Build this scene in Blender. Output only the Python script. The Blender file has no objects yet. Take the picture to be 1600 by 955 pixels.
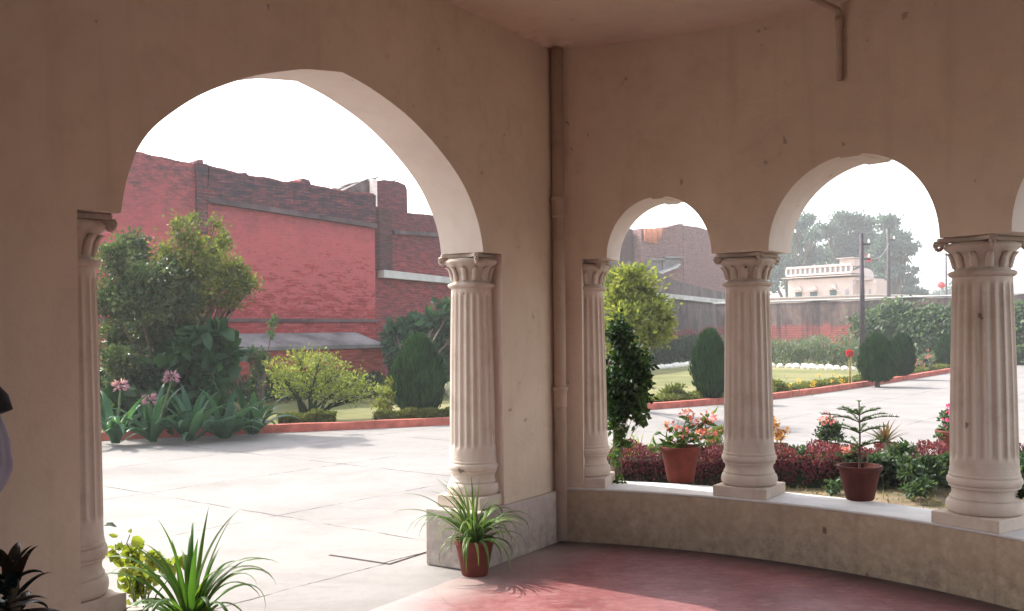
import bpy, bmesh, math, random
import numpy as np
from mathutils import Vector, Matrix
rnd = random.Random(7); NR = np.random.RandomState(7)
R_ = math.radians
scn = bpy.context.scene
COL = scn.collection

# ---------------------------------------------------------------- camera, sky, sun, exposure
F = 1555.0; ROLL = 0.010; EYE = 1.6; PW, PH, HOR = 1600, 955, 514
cam = bpy.data.cameras.new('camera'); camo = bpy.data.objects.new('camera', cam); COL.objects.link(camo)
cam.sensor_width = 36; cam.lens = F / PW * 36; cam.shift_y = (HOR - PH / 2) / PW
cam.clip_start = .05; cam.clip_end = 3000
c_, s_ = math.cos(ROLL), math.sin(ROLL)
camo.matrix_world = Matrix(((c_, s_, 0, 0), (0, 0, -1, 0), (-s_, c_, 0, EYE), (0, 0, 0, 1)))
scn.camera = camo
SUN_EL, SX, SY = 45.0, -0.795, 0.607           # the sun stands left of and beyond the camera
wd = bpy.data.worlds.new('World'); scn.world = wd; wd.use_nodes = True
wn = wd.node_tree; wn.nodes.clear()
sky = wn.nodes.new('ShaderNodeTexSky'); sky.sky_type = 'NISHITA'; sky.sun_disc = False
sky.sun_elevation = R_(SUN_EL); sky.sun_rotation = math.atan2(SX, SY); sky.dust_density = 2.5; sky.air_density = 1.0; sky.ozone_density = 1
hs = wn.nodes.new('ShaderNodeHueSaturation'); hs.inputs['Saturation'].default_value = .35; hs.inputs['Value'].default_value = 1.5
bg = wn.nodes.new('ShaderNodeBackground'); bg.inputs['Strength'].default_value = .15
wo = wn.nodes.new('ShaderNodeOutputWorld')
wn.links.new(sky.outputs[0], hs.inputs['Color']); wn.links.new(hs.outputs[0], bg.inputs['Color']); wn.links.new(bg.outputs[0], wo.inputs['Surface'])
sl = bpy.data.lights.new('sun', 'SUN'); sl.energy = 3.7; sl.angle = R_(.6); sl.color = (1, .94, .84)
so = bpy.data.objects.new('sun', sl); COL.objects.link(so)
ce = math.cos(R_(SUN_EL))
so.rotation_euler = Vector((SX * ce, SY * ce, math.sin(R_(SUN_EL)))).to_track_quat('Z', 'Y').to_euler()
so.location = (-20, 15, 30)
scn.view_settings.view_transform = 'Standard'; scn.view_settings.look = 'None'
scn.view_settings.exposure = 1.2; scn.view_settings.gamma = 1; scn.view_settings.use_curve_mapping = False
scn.render.engine = 'CYCLES'
scn.cycles.max_bounces = 10; scn.cycles.diffuse_bounces = 6; scn.cycles.transmission_bounces = 6; scn.cycles.volume_bounces = 1
scn.cycles.sample_clamp_indirect = 6

# ---------------------------------------------------------------- measuring helpers
def ray(u, v):
    x = (u - 800) / F; y = -(v - HOR) / F
    return Vector((x * c_ + y * s_, 1, -x * s_ + y * c_))
def at(u, v, d): return Vector((0, 0, EYE)) + ray(u, v) * d
def gp(u, v, z=0):
    r = ray(u, v); return Vector((0, 0, EYE)) + r * ((z - EYE) / r.z)

# ---------------------------------------------------------------- objects
def tag(o, label=None, cat=None, group=None, kind=None):
    if label: o['label'] = label
    if cat: o['category'] = cat
    if group: o['group'] = group
    if kind: o['kind'] = kind
    return o
def thing(name, label, cat, loc=(0, 0, 0), rz=0, group=None):
    o = bpy.data.objects.new(name, None); COL.objects.link(o); o.location = loc; o.rotation_euler = (0, 0, rz)
    o.empty_display_size = .2
    return tag(o, label, cat, group)
def link(name, me, mat, parent=None, smooth=False):
    o = bpy.data.objects.new(name, me); COL.objects.link(o)
    if mat: me.materials.append(mat)
    if parent: o.parent = parent
    if smooth:
        me.polygons.foreach_set('use_smooth', [True] * len(me.polygons))
    return o
def local(parent, p):
    m = Matrix.Translation(parent.location) @ Matrix.Rotation(parent.rotation_euler.z, 4, 'Z')
    return m.inverted() @ Vector(p)

class MB:
    def __init__(s): s.v = []; s.f = []
    def add(s, vs, fs):
        b = len(s.v); s.v += [tuple(q) for q in vs]; s.f += [tuple(b + i for i in f) for f in fs]
    def box(s, x0, x1, y0, y1, z0, z1):
        s.add([(x0, y0, z0), (x1, y0, z0), (x1, y1, z0), (x0, y1, z0), (x0, y0, z1), (x1, y0, z1), (x1, y1, z1), (x0, y1, z1)],
              [(0, 3, 2, 1), (4, 5, 6, 7), (0, 1, 5, 4), (1, 2, 6, 5), (2, 3, 7, 6), (3, 0, 4, 7)])
    def prism(s, poly, y0, y1):            # poly of (x, z), pushed along y
        n = len(poly)
        s.add([(x, y0, z) for x, z in poly] + [(x, y1, z) for x, z in poly],
              [tuple(range(n)), tuple(range(2 * n - 1, n - 1, -1))] + [(i, i + n, (i + 1) % n + n, (i + 1) % n) for i in range(n)])
    def slab(s, poly, z0, z1):             # poly of (x, y), pushed along z
        n = len(poly)
        s.add([(x, y, z0) for x, y in poly] + [(x, y, z1) for x, y in poly],
              [tuple(range(n - 1, -1, -1)), tuple(range(n, 2 * n))] + [(i, (i + 1) % n, (i + 1) % n + n, i + n) for i in range(n)])
    def tube(s, pts, rad, n=8, cap=True):
        pts = [Vector(p) for p in pts]
        if not isinstance(rad, (list, tuple)): rad = [rad] * len(pts)
        b = len(s.v); prev = None
        for i, p in enumerate(pts):
            t = (pts[min(i + 1, len(pts) - 1)] - pts[max(i - 1, 0)]).normalized()
            if prev is None:
                a = t.orthogonal().normalized()
            else:
                a = prev - t * prev.dot(t)
                a = a.normalized() if a.length > 1e-6 else t.orthogonal().normalized()
            prev = a; c = t.cross(a)
            for k in range(n):
                w = 2 * math.pi * k / n
                s.v.append(tuple(p + (a * math.cos(w) + c * math.sin(w)) * rad[i]))
        for i in range(len(pts) - 1):
            for k in range(n):
                s.f.append((b + i * n + k, b + i * n + (k + 1) % n, b + (i + 1) * n + (k + 1) % n, b + (i + 1) * n + k))
        if cap:
            s.f.append(tuple(b + k for k in range(n - 1, -1, -1))); e = b + (len(pts) - 1) * n
            s.f.append(tuple(e + k for k in range(n)))
    def lathe(s, prof, n=32, c=(0, 0), cap=True, fn=None):
        b = len(s.v)
        for r, z in prof:
            for k in range(n):
                w = 2 * math.pi * k / n
                rr = fn(r, z, w) if fn else r
                s.v.append((c[0] + rr * math.cos(w), c[1] + rr * math.sin(w), z))
        for i in range(len(prof) - 1):
            for k in range(n):
                s.f.append((b + i * n + k, b + i * n + (k + 1) % n, b + (i + 1) * n + (k + 1) % n, b + (i + 1) * n + k))
        if cap:
            s.f.append(tuple(b + k for k in range(n - 1, -1, -1))); e = b + (len(prof) - 1) * n
            s.f.append(tuple(e + k for k in range(n)))
    def blade(s, base, az, L, w, el, droop, n=9, fold=.25, twist=0):
        """strap leaf: starts at elevation el, bends down by droop (radians) to the tip"""
        p = Vector(base); h = Vector((math.cos(az), math.sin(az), 0)); side = Vector((-math.sin(az), math.cos(az), 0))
        b = len(s.v); st = L / n
        for i in range(n + 1):
            t = i / n; e = el - droop * t * t
            ww = w * min(1, .45 + 2.2 * t) * (1 - t ** 2.4) + .0006
            dirv = h * math.cos(e) + Vector((0, 0, 1)) * math.sin(e)
            up = dirv.cross(side) * -1
            sd = (side * math.cos(twist * t) + up * math.sin(twist * t))
            s.v += [tuple(p - sd * ww * .5 + up * ww * fold), tuple(p), tuple(p + sd * ww * .5 + up * ww * fold)]
            p = p + dirv * st
        for i in range(n):
            a = b + i * 3
            s.f += [(a, a + 1, a + 4, a + 3), (a + 1, a + 2, a + 5, a + 4)]
    def build(s, name, mat, parent=None, smooth=False, bevel=0):
        me = bpy.data.meshes.new(name); me.from_pydata(s.v, [], s.f); me.update()
        o = link(name, me, mat, parent, smooth)
        if bevel:
            m = o.modifiers.new('bevel', 'BEVEL'); m.width = bevel; m.segments = 2; m.limit_method = 'ANGLE'; m.angle_limit = R_(35)
        return o

def autosmooth(o, ang=35):
    me = o.data; bm = bmesh.new(); bm.from_mesh(me)
    for e in bm.edges:
        if len(e.link_faces) == 2 and e.calc_face_angle(0) > R_(ang): e.smooth = False
    for f in bm.faces: f.smooth = True
    bm.to_mesh(me); bm.free(); return o

# leaves: N small folded leaves
def leaf_mesh(name, P, D, L, W, mat, parent, fold=.25, shape='leaf', spread=1.0, nrm=None):
    """P positions, D growing directions (unnormalised), L lengths, W widths"""
    n = len(P); P = np.asarray(P, float); D = np.asarray(D, float)
    D = D / (np.linalg.norm(D, axis=1, keepdims=True) + 1e-9)
    L = np.broadcast_to(L, (n,))[:, None] * (1 + .35 * NR.uniform(-1, 1, (n, 1))); W = np.broadcast_to(W, (n,))[:, None] * (1 + .3 * NR.uniform(-1, 1, (n, 1)))
    q = NR.normal(size=(n, 3)) if nrm is None else np.asarray(nrm) + NR.normal(size=(n, 3)) * .45
    S = np.cross(D, q); S /= (np.linalg.norm(S, axis=1, keepdims=True) + 1e-9)
    N = np.cross(S, D)
    if shape == 'leaf':
        V = np.stack([P, P + D * L * .5 + S * W * .5 + N * W * fold, P + D * L * .98 - N * L * .10, P + D * L * .5 - S * W * .5 + N * W * fold, P + D * L * .5], 1)
        tri = np.array([[0, 1, 4], [1, 2, 4], [0, 4, 3], [4, 2, 3]])
    elif shape == 'big':
        V = np.stack([P, P + D * L * .12 + S * W * .38 + N * W * fold, P + D * L * .5 + S * W * .5 + N * W * fold, P + D * L * .8 + S * W * .26 - N * L * .02,
                      P + D * L - N * L * .12, P + D * L * .8 - S * W * .26 - N * L * .02, P + D * L * .5 - S * W * .5 + N * W * fold, P + D * L * .12 - S * W * .38 + N * W * fold, P + D * L * .5], 1)
        tri = np.array([[0, 1, 8], [1, 2, 8], [2, 3, 8], [3, 4, 8], [4, 5, 8], [5, 6, 8], [6, 7, 8], [7, 0, 8]])
    else:
        V = np.stack([P - S * W * .5, P + S * W * .5, P + D * L], 1); tri = np.array([[0, 1, 2]])
    k = V.shape[1]; V = V.reshape(-1, 3)
    T = (tri[None] + (np.arange(n) * k)[:, None, None]).reshape(-1, 3)
    me = bpy.data.meshes.new(name); me.vertices.add(len(V)); me.vertices.foreach_set('co', V.astype(np.float32).ravel())
    me.loops.add(T.size); me.loops.foreach_set('vertex_index', T.astype(np.int32).ravel())
    me.polygons.add(len(T)); me.polygons.foreach_set('loop_start', np.arange(0, T.size, 3, dtype=np.int32))
    me.update(calc_edges=True)
    return link(name, me, mat, parent)

# ---------------------------------------------------------------- materials
def nt(name):
    m = bpy.data.materials.new(name); m.use_nodes = True; t = m.node_tree; t.nodes.clear()
    o = t.nodes.new('ShaderNodeOutputMaterial'); b = t.nodes.new('ShaderNodeBsdfPrincipled'); t.links.new(b.outputs[0], o.inputs['Surface'])
    b.inputs['Specular IOR Level'].default_value = .3
    return m, t, b, o
def noise(t, vec, scale, detail=4, rough=.6, dist=0):
    n = t.nodes.new('ShaderNodeTexNoise'); n.inputs['Scale'].default_value = scale; n.inputs['Detail'].default_value = detail
    n.inputs['Roughness'].default_value = rough; n.inputs['Distortion'].default_value = dist
    if vec is not None: t.links.new(vec, n.inputs['Vector'])
    return n.outputs['Fac']
def ramp(t, fac, stops):
    r = t.nodes.new('ShaderNodeValToRGB'); t.links.new(fac, r.inputs['Fac'])
    e = r.color_ramp.elements
    while len(e) < len(stops): e.new(.5)
    for i, (p, c) in enumerate(stops): e[i].position = p; e[i].color = (c, c, c, 1) if not hasattr(c, '__len__') else (*c, 1)
    return r.outputs['Color']
def mix(t, fac, a, b, mode='MIX'):
    n = t.nodes.new('ShaderNodeMix'); n.data_type = 'RGBA'; n.blend_type = mode
    for s, x in ((n.inputs[0], fac), (n.inputs[6], a), (n.inputs[7], b)):
        if hasattr(x, 'is_output'): t.links.new(x, s)
        elif hasattr(x, '__len__'): s.default_value = (*x, 1)
        else: s.default_value = x
    return n.outputs[2]
def mth(t, op, a, b=0.0, clamp=False):
    n = t.nodes.new('ShaderNodeMath'); n.operation = op; n.use_clamp = clamp
    for s, x in ((n.inputs[0], a), (n.inputs[1], b)):
        if hasattr(x, 'is_output'): t.links.new(x, s)
        else: s.default_value = x
    return n.outputs[0]
def bump(t, b, h, strength=.3, dist=.01):
    n = t.nodes.new('ShaderNodeBump'); n.inputs['Strength'].default_value = strength; n.inputs['Distance'].default_value = dist
    t.links.new(h, n.inputs['Height']); t.links.new(n.outputs[0], b.inputs['Normal'])
def coords(t, which='Object'):
    return t.nodes.new('ShaderNodeTexCoord').outputs[which]
def world(t): return t.nodes.new('ShaderNodeNewGeometry').outputs['Position']
def mapped(t, vec, scale=(1, 1, 1), rot=(0, 0, 0)):
    m = t.nodes.new('ShaderNodeMapping'); m.inputs['Scale'].default_value = scale; m.inputs['Rotation'].default_value = rot
    t.links.new(vec, m.inputs['Vector']); return m.outputs[0]
def sep(t, vec):
    n = t.nodes.new('ShaderNodeSeparateXYZ'); t.links.new(vec, n.inputs[0]); return n.outputs
def plain(name, col, rough=.7, var=.15, scale=6, bmp=0, metal=0, spec=.3):
    m, t, b, o = nt(name); v = coords(t)
    f = noise(t, v, scale, 5)
    lo = tuple(c * (1 - var) for c in col); hi = tuple(min(1, c * (1 + var)) for c in col)
    t.links.new(ramp(t, f, [(.3, lo), (.7, hi)]), b.inputs['Base Color']); b.inputs['Roughness'].default_value = rough
    b.inputs['Metallic'].default_value = metal; b.inputs['Specular IOR Level'].default_value = spec
    if bmp: bump(t, b, noise(t, v, scale * 6, 4), bmp, .01)
    return m
def plaster(name, col, stain=(.30, .20, .14), amount=.5, lowdirt=0.0, tint=None):
    m, t, b, o = nt(name); v = world(t)
    big = noise(t, v, .9, 5, .6, .4); mid = noise(t, v, 5, 6, .65); fine = noise(t, v, 45, 4, .7)
    c = mix(t, ramp(t, big, [(.35, 0), (.7, 1)]), tuple(x * .90 for x in col), tuple(min(1, x * 1.05) for x in col))
    c = mix(t, mth(t, 'MULTIPLY', ramp(t, mid, [(.5, 0), (.72, 1)]), amount * .45), c, stain)
    streak = noise(t, mapped(t, v, (7, 7, .7)), 1.0, 5, .6)
    c = mix(t, mth(t, 'MULTIPLY', ramp(t, streak, [(.55, 0), (.8, 1)]), amount * .5), c, stain)
    spots = noise(t, v, 10, 2, .5)
    c = mix(t, mth(t, 'MULTIPLY', ramp(t, spots, [(.74, 0), (.76, 1)]), .75 * amount), c, (.09, .06, .045))
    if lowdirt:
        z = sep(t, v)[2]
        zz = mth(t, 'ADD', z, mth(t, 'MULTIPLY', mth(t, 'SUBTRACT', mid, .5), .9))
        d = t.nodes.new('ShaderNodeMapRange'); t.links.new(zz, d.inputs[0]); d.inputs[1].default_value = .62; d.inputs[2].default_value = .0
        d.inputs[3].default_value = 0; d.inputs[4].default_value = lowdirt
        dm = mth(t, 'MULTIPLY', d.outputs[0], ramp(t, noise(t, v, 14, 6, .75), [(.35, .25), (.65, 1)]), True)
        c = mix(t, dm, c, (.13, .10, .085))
    t.links.new(c, b.inputs['Base Color']); b.inputs['Roughness'].default_value = .85
    hgt = mth(t, 'ADD', mth(t, 'ADD', mth(t, 'MULTIPLY', mid, 1.0), mth(t, 'MULTIPLY', big, 2.2)), mth(t, 'MULTIPLY', fine, .25))
    bump(t, b, hgt, .35, .02)
    return m
def brick(name, c1, c2, mortar, bw=.24, bh=.075, weather=None, wz=(9, 10), patch=None, soft=.5, dirt=(.07, .055, .06), bumps=.6, fade=None):
    """courses run along the wall's own x; weather = height above which old lichen and soot cover it"""
    m, t, b, o = nt(name); v = coords(t); s = sep(t, v)
    cb = t.nodes.new('ShaderNodeCombineXYZ'); t.links.new(mth(t, 'ADD', s[0], s[1]), cb.inputs[0]); t.links.new(s[2], cb.inputs[1])
    bt = t.nodes.new('ShaderNodeTexBrick'); t.links.new(cb.outputs[0], bt.inputs['Vector'])
    bt.inputs['Scale'].default_value = 1; bt.inputs['Brick Width'].default_value = bw; bt.inputs['Row Height'].default_value = bh
    bt.inputs['Mortar Size'].default_value = .009; bt.inputs['Mortar Smooth'].default_value = .3; bt.inputs['Bias'].default_value = -.1
    bt.inputs['Color1'].default_value = (*c1, 1); bt.inputs['Color2'].default_value = (*c2, 1); bt.inputs['Mortar'].default_value = (*mortar, 1)
    c = bt.outputs['Color']
    p = v
    rows = noise(t, mapped(t, p, (1.0, 1.0, 7)), 2.6, 6, .75, .1)
    c = mix(t, mth(t, 'MULTIPLY', ramp(t, rows, [(.47, 0), (.60, 1)]), .7), c, tuple(x * .38 for x in c1))
    big = noise(t, p, .55, 5, .65, .6)
    if patch:
        pm = ramp(t, big, [(.44, 1), (.52, 0)])
        hz = t.nodes.new('ShaderNodeMapRange'); t.links.new(s[2], hz.inputs[0]); hz.inputs[1].default_value = patch[3]; hz.inputs[2].default_value = patch[3] + .7
        worn = ramp(t, mth(t, 'SUBTRACT', noise(t, mapped(t, p, (1, 1, 3.2)), 2.0, 8, .8, .15), mth(t, 'MULTIPLY', mth(t, 'SUBTRACT', s[2], 2.6), .07)), [(.49, 1), (.53, .0)])
        keep = mth(t, 'MULTIPLY', mth(t, 'MULTIPLY', mth(t, 'MAXIMUM', worn, hz.outputs[0]), .85), 1.0)
        keep = mth(t, 'MULTIPLY', keep, patch[4])
        c = mix(t, keep, c, patch[:3])
    spots = ramp(t, noise(t, mapped(t, p, (1, 1, 2)), 3.2, 7, .8, .15), [(.5, 0), (.60, 1)])
    c = mix(t, mth(t, 'MULTIPLY', spots, soft), c, dirt)
    if weather is not None:
        zz = mth(t, 'ADD', s[2], mth(t, 'MULTIPLY', mth(t, 'SUBTRACT', noise(t, mapped(t, p, (1, 1, .5)), 1.3, 6, .7), .5), 2.2))
        mr = t.nodes.new('ShaderNodeMapRange'); t.links.new(zz, mr.inputs[0]); mr.inputs[1].default_value = wz[0]; mr.inputs[2].default_value = wz[1]
        wf = mth(t, 'MULTIPLY', mr.outputs[0], ramp(t, noise(t, mapped(t, p, (1.5, 1.5, 4)), 2.4, 6, .8), [(.36, .05), (.6, weather)]), True)
        c = mix(t, wf, c, dirt)
    if fade:                        # farther along, old grey render covers the brick down to a metre and a half
        fx = t.nodes.new('ShaderNodeMapRange'); t.links.new(s[0], fx.inputs[0]); fx.inputs[1].default_value = fade[0]; fx.inputs[2].default_value = fade[1]
        zf = mth(t, 'ADD', s[2], mth(t, 'MULTIPLY', mth(t, 'SUBTRACT', noise(t, p, .8, 6, .7), .5), 2.0))
        fz = t.nodes.new('ShaderNodeMapRange'); t.links.new(zf, fz.inputs[0]); fz.inputs[1].default_value = 1.3; fz.inputs[2].default_value = 1.6
        grey = ramp(t, noise(t, mapped(t, p, (1, 1, .6)), 1.2, 7, .75), [(.35, (.065, .055, .062)), (.65, (.22, .165, .16))])
        c = mix(t, mth(t, 'MULTIPLY', fx.outputs[0], fz.outputs[0]), c, grey)
    t.links.new(c, b.inputs['Base Color']); b.inputs['Roughness'].default_value = .9; b.inputs['Specular IOR Level'].default_value = .15
    h = mth(t, 'ADD', mth(t, 'MULTIPLY', bt.outputs['Fac'], -1), noise(t, p, 6, 5))
    bump(t, b, h, bumps, .03)
    return m
def foliage(name, c1, c2, c3=None, trans=.35, rough=.5, tip=None):
    m, t, b, o = nt(name)
    g = t.nodes.new('ShaderNodeNewGeometry'); r = g.outputs['Random Per Island']
    st = [(0, c1), (.6, c2)] + ([(1, c3)] if c3 else [])
    c = ramp(t, r, st)
    cl = noise(t, world(t), 1.6, 3)
    c = mix(t, .5, c, mix(t, ramp(t, cl, [(.35, 0), (.65, 1)]), tuple(x * .7 for x in c1), c2))
    t.links.new(c, b.inputs['Base Color']); b.inputs['Roughness'].default_value = rough; b.inputs['Specular IOR Level'].default_value = .22
    tr = t.nodes.new('ShaderNodeBsdfTranslucent')
    t.links.new(mix(t, 1.0, c, (1.5, 1.6, .7), 'MULTIPLY'), tr.inputs['Color'])
    ms = t.nodes.new('ShaderNodeMixShader'); ms.inputs[0].default_value = trans
    t.links.new(b.outputs[0], ms.inputs[1]); t.links.new(tr.outputs[0], ms.inputs[2]); t.links.new(ms.outputs[0], o.inputs['Surface'])
    return m

M = {}
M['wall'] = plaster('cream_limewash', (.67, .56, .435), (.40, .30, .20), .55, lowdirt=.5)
M['reveal'] = plaster('pale_reveal_limewash', (.72, .64, .57), (.45, .34, .26), .35)
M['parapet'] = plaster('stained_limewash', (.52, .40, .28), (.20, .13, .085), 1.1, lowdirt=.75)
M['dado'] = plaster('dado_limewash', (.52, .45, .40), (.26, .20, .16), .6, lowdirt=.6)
M['col'] = plaster('white_limewash', (.62, .53, .45), (.33, .22, .14), .95)
M['cap'] = plaster('stained_capital_limewash', (.56, .47, .40), (.22, .13, .08), 1.3)
M['ceil'] = plaster('ceiling_limewash', (.66, .54, .43), (.34, .22, .20), .4)
M['pipe'] = plaster('painted_pipe', (.46, .36, .28), (.2, .12, .08), .6)
M['bark'] = plain('bark', (.10, .075, .055), .9, .4, 14, .6)
M['stem'] = plain('green_stem', (.10, .13, .05), .7, .3, 20)
M['soilpot'] = plain('pot_soil', (.05, .035, .025), .95, .5, 60, .8)
M['terra'] = plain('terracotta', (.115, .020, .012), .75, .3, 9, .25)
M['kerb'] = plain('red_painted_kerb', (.42, .12, .09), .8, .35, 5, .3)
M['stone'] = plain('whitewashed_stone', (.78, .75, .70), .8, .15, 20, .3)
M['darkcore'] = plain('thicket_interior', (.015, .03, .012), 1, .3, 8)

# ================================================================ THE SETTING: ground, paving, floor
def sheet(name, poly, z, mat, kind='structure', parent=None):
    me = bpy.data.meshes.new(name); me.from_pydata([(x, y, z) for x, y in poly], [], [tuple(range(len(poly)))]); me.update()
    if me.polygons[0].normal.z < 0: me.flip_normals()
    o = link(name, me, mat, parent)
    if kind: o['kind'] = kind
    return o
def earth_mat():
    m, t, b, o = nt('dry_earth'); v = world(t)
    c = ramp(t, noise(t, v, 3, 8, .75), [(.3, (.14, .10, .065)), (.5, (.27, .20, .13)), (.72, (.36, .29, .20))])
    c = mix(t, ramp(t, noise(t, v, 1.1, 5), [(.5, 0), (.62, .7)]), c, (.10, .12, .04))
    t.links.new(c, b.inputs['Base Color']); b.inputs['Roughness'].default_value = .95; bump(t, b, noise(t, v, 18, 8, .8), .9, .05); return m
def lawn_mat():
    m, t, b, o = nt('lawn'); v = world(t)
    c = ramp(t, noise(t, v, 40, 4, .8), [(.3, (.09, .11, .035)), (.7, (.19, .195, .07))])
    c = mix(t, ramp(t, noise(t, v, .35, 5, .6), [(.42, 0), (.62, .85)]), c, (.27, .235, .11))
    t.links.new(c, b.inputs['Base Color']); b.inputs['Roughness'].default_value = .95; bump(t, b, noise(t, v, 60, 5, .8), .8, .03); return m
CC = Vector((-.6637, 3.6654)); RR = 3.974
WAD = Vector((.538, .843)); WAN = Vector((-.843, .538)); WA0 = Vector((.33, 7.5))      # the big arch's wall
def pave_mat():
    m, t, b, o = nt('concrete_paving'); v = world(t)
    mp = t.nodes.new('ShaderNodeMapping'); mp.vector_type = 'POINT'
    ang = -math.atan2(.785, .62); mp.inputs['Rotation'].default_value = (0, 0, ang)
    p = Vector((-2.06, 8.66, 0)); p.rotate(Matrix.Rotation(ang, 3, 'Z')); mp.inputs['Location'].default_value = (-p.x, -p.y, 0)
    wob = noise(t, v, 3, 3); t.links.new(v, mp.inputs['Vector'])
    ad = t.nodes.new('ShaderNodeVectorMath'); ad.operation = 'ADD'; t.links.new(mp.outputs[0], ad.inputs[0])
    cbw = t.nodes.new('ShaderNodeCombineXYZ'); w = mth(t, 'MULTIPLY', mth(t, 'SUBTRACT', wob, .5), .06); t.links.new(w, cbw.inputs[0]); t.links.new(w, cbw.inputs[1]); t.links.new(cbw.outputs[0], ad.inputs[1])
    bt = t.nodes.new('ShaderNodeTexBrick'); bt.offset = 0; t.links.new(ad.outputs[0], bt.inputs['Vector'])
    bt.inputs['Scale'].default_value = 1; bt.inputs['Brick Width'].default_value = 2.6; bt.inputs['Row Height'].default_value = 2.05; bt.inputs['Mortar Size'].default_value = .011; bt.inputs['Mortar Smooth'].default_value = .2
    c = ramp(t, noise(t, v, .8, 8, .65, .5), [(.3, (.18, .166, .158)), (.5, (.235, .218, .21)), (.75, (.27, .253, .243))])
    c = mix(t, ramp(t, noise(t, v, 11, 6, .75), [(.45, 0), (.75, .4)]), c, (.16, .145, .135))
    c = mix(t, ramp(t, noise(t, mapped(t, v, (.6, 1.3, 1)), 1.6, 6, .7, .8), [(.52, 0), (.68, .5)]), c, (.17, .158, .15))
    crack = mth(t, 'MULTIPLY', bt.outputs['Fac'], ramp(t, noise(t, v, 1.7, 4, .7), [(.42, .1), (.56, 1)]))
    c = mix(t, crack, c, (.03, .022, .02))
    t.links.new(c, b.inputs['Base Color']); b.inputs['Roughness'].default_value = .8
    bump(t, b, mth(t, 'SUBTRACT', noise(t, v, 30, 6, .75), mth(t, 'MULTIPLY', crack, 2)), .35, .01); return m
def floor_mat():
    m, t, b, o = nt('red_oxide_floor'); v = world(t)
    c = ramp(t, noise(t, v, 1.6, 8, .7, .6), [(.30, (.13, .035, .04)), (.5, (.215, .068, .070)), (.70, (.30, .125, .125))])
    c = mix(t, ramp(t, noise(t, mapped(t, v, (2, 5, 1)), 4, 7, .8, .5), [(.50, 0), (.66, .55)]), c, (.36, .22, .21))
    c = mix(t, ramp(t, noise(t, v, 22, 5, .8), [(.52, 0), (.68, .6)]), c, (.07, .025, .03))
    # the red coat is worn through towards the open arch
    s = sep(t, v)
    off = mth(t, 'ADD', mth(t, 'MULTIPLY', mth(t, 'SUBTRACT', s[0], WA0.x), WAN.x), mth(t, 'MULTIPLY', mth(t, 'SUBTRACT', s[1], WA0.y), WAN.y))
    off = mth(t, 'ADD', off, mth(t, 'MULTIPLY', mth(t, 'SUBTRACT', noise(t, v, 2.2, 6, .7), .5), .7))
    mr = t.nodes.new('ShaderNodeMapRange'); t.links.new(off, mr.inputs[0]); mr.inputs[1].default_value = -.55; mr.inputs[2].default_value = -.02
    c = mix(t, mr.outputs[0], c, (.30, .235, .22))
    # dark band at the foot of the curved parapet, and hairline joints of the floor panels
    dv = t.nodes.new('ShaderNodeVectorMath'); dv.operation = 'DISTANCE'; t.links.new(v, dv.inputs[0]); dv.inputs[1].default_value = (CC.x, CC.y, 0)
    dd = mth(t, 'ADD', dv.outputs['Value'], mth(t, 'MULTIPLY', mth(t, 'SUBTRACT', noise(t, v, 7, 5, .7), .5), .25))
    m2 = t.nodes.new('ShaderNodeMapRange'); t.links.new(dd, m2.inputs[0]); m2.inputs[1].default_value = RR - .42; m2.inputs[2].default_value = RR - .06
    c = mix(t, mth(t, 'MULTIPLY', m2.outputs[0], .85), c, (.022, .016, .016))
    vr = t.nodes.new('ShaderNodeTexVoronoi'); vr.feature = 'DISTANCE_TO_EDGE'; vr.inputs['Scale'].default_value = .55
    wv = t.nodes.new('ShaderNodeVectorMath'); wv.operation = 'ADD'; nn_ = t.nodes.new('ShaderNodeTexNoise'); nn_.inputs['Scale'].default_value = 5; nn_.inputs['Detail'].default_value = 6; t.links.new(v, nn_.inputs['Vector'])
    sc_ = t.nodes.new('ShaderNodeVectorMath'); sc_.operation = 'SCALE'; sc_.inputs['Scale'].default_value = .12; t.links.new(nn_.outputs['Color'], sc_.inputs[0]); t.links.new(v, wv.inputs[0]); t.links.new(sc_.outputs[0], wv.inputs[1]); t.links.new(wv.outputs[0], vr.inputs['Vector'])
    c = mix(t, mth(t, 'MULTIPLY', mth(t, 'LESS_THAN', vr.outputs['Distance'], .0012), .3), c, (.03, .012, .012))
    t.links.new(c, b.inputs['Base Color'])
    t.links.new(ramp(t, noise(t, v, 3, 5), [(.3, .35), (.7, .6)]), b.inputs['Roughness']); b.inputs['Specular IOR Level'].default_value = .45
    bump(t, b, noise(t, v, 8, 6, .7), .25, .01); return m

KERB = [(-16, 9.5), (-11, 12.4), (-5.9, 14.9), (-.93, 16.8), (2.6, 19.35), (5.56, 21.7), (9.04, 25.8), (12.1, 29.8), (15.2, 34), (19.5, 39.5)]
def smoothline(pts, k=8):
    out = []
    P = [Vector((*p, 0)) for p in pts]
    for i in range(len(P) - 1):
        p0, p1, p2, p3 = P[max(i - 1, 0)], P[i], P[i + 1], P[min(i + 2, len(P) - 1)]
        for j in range(k):
            t = j / k
            out.append(.5 * ((2 * p1) + (p2 - p0) * t + (2 * p0 - 5 * p1 + 4 * p2 - p3) * t * t + (3 * p1 - p0 - 3 * p2 + p3) * t ** 3))
    out.append(P[-1]); return [(p.x, p.y) for p in out]
KL = smoothline(KERB)
sheet('ground', [(-900, -600), (900, -600), (900, 1500), (-900, 1500)], -.06, earth_mat())
sheet('lawn', KL + [(30, 60), (-16, 60)], .045, lawn_mat())
PAVE = pave_mat()
sheet('paving', KL[::-1] + [(-16, -20), (40, -20), (40, 46), (19.8, 46)], -.004, PAVE)
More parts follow.
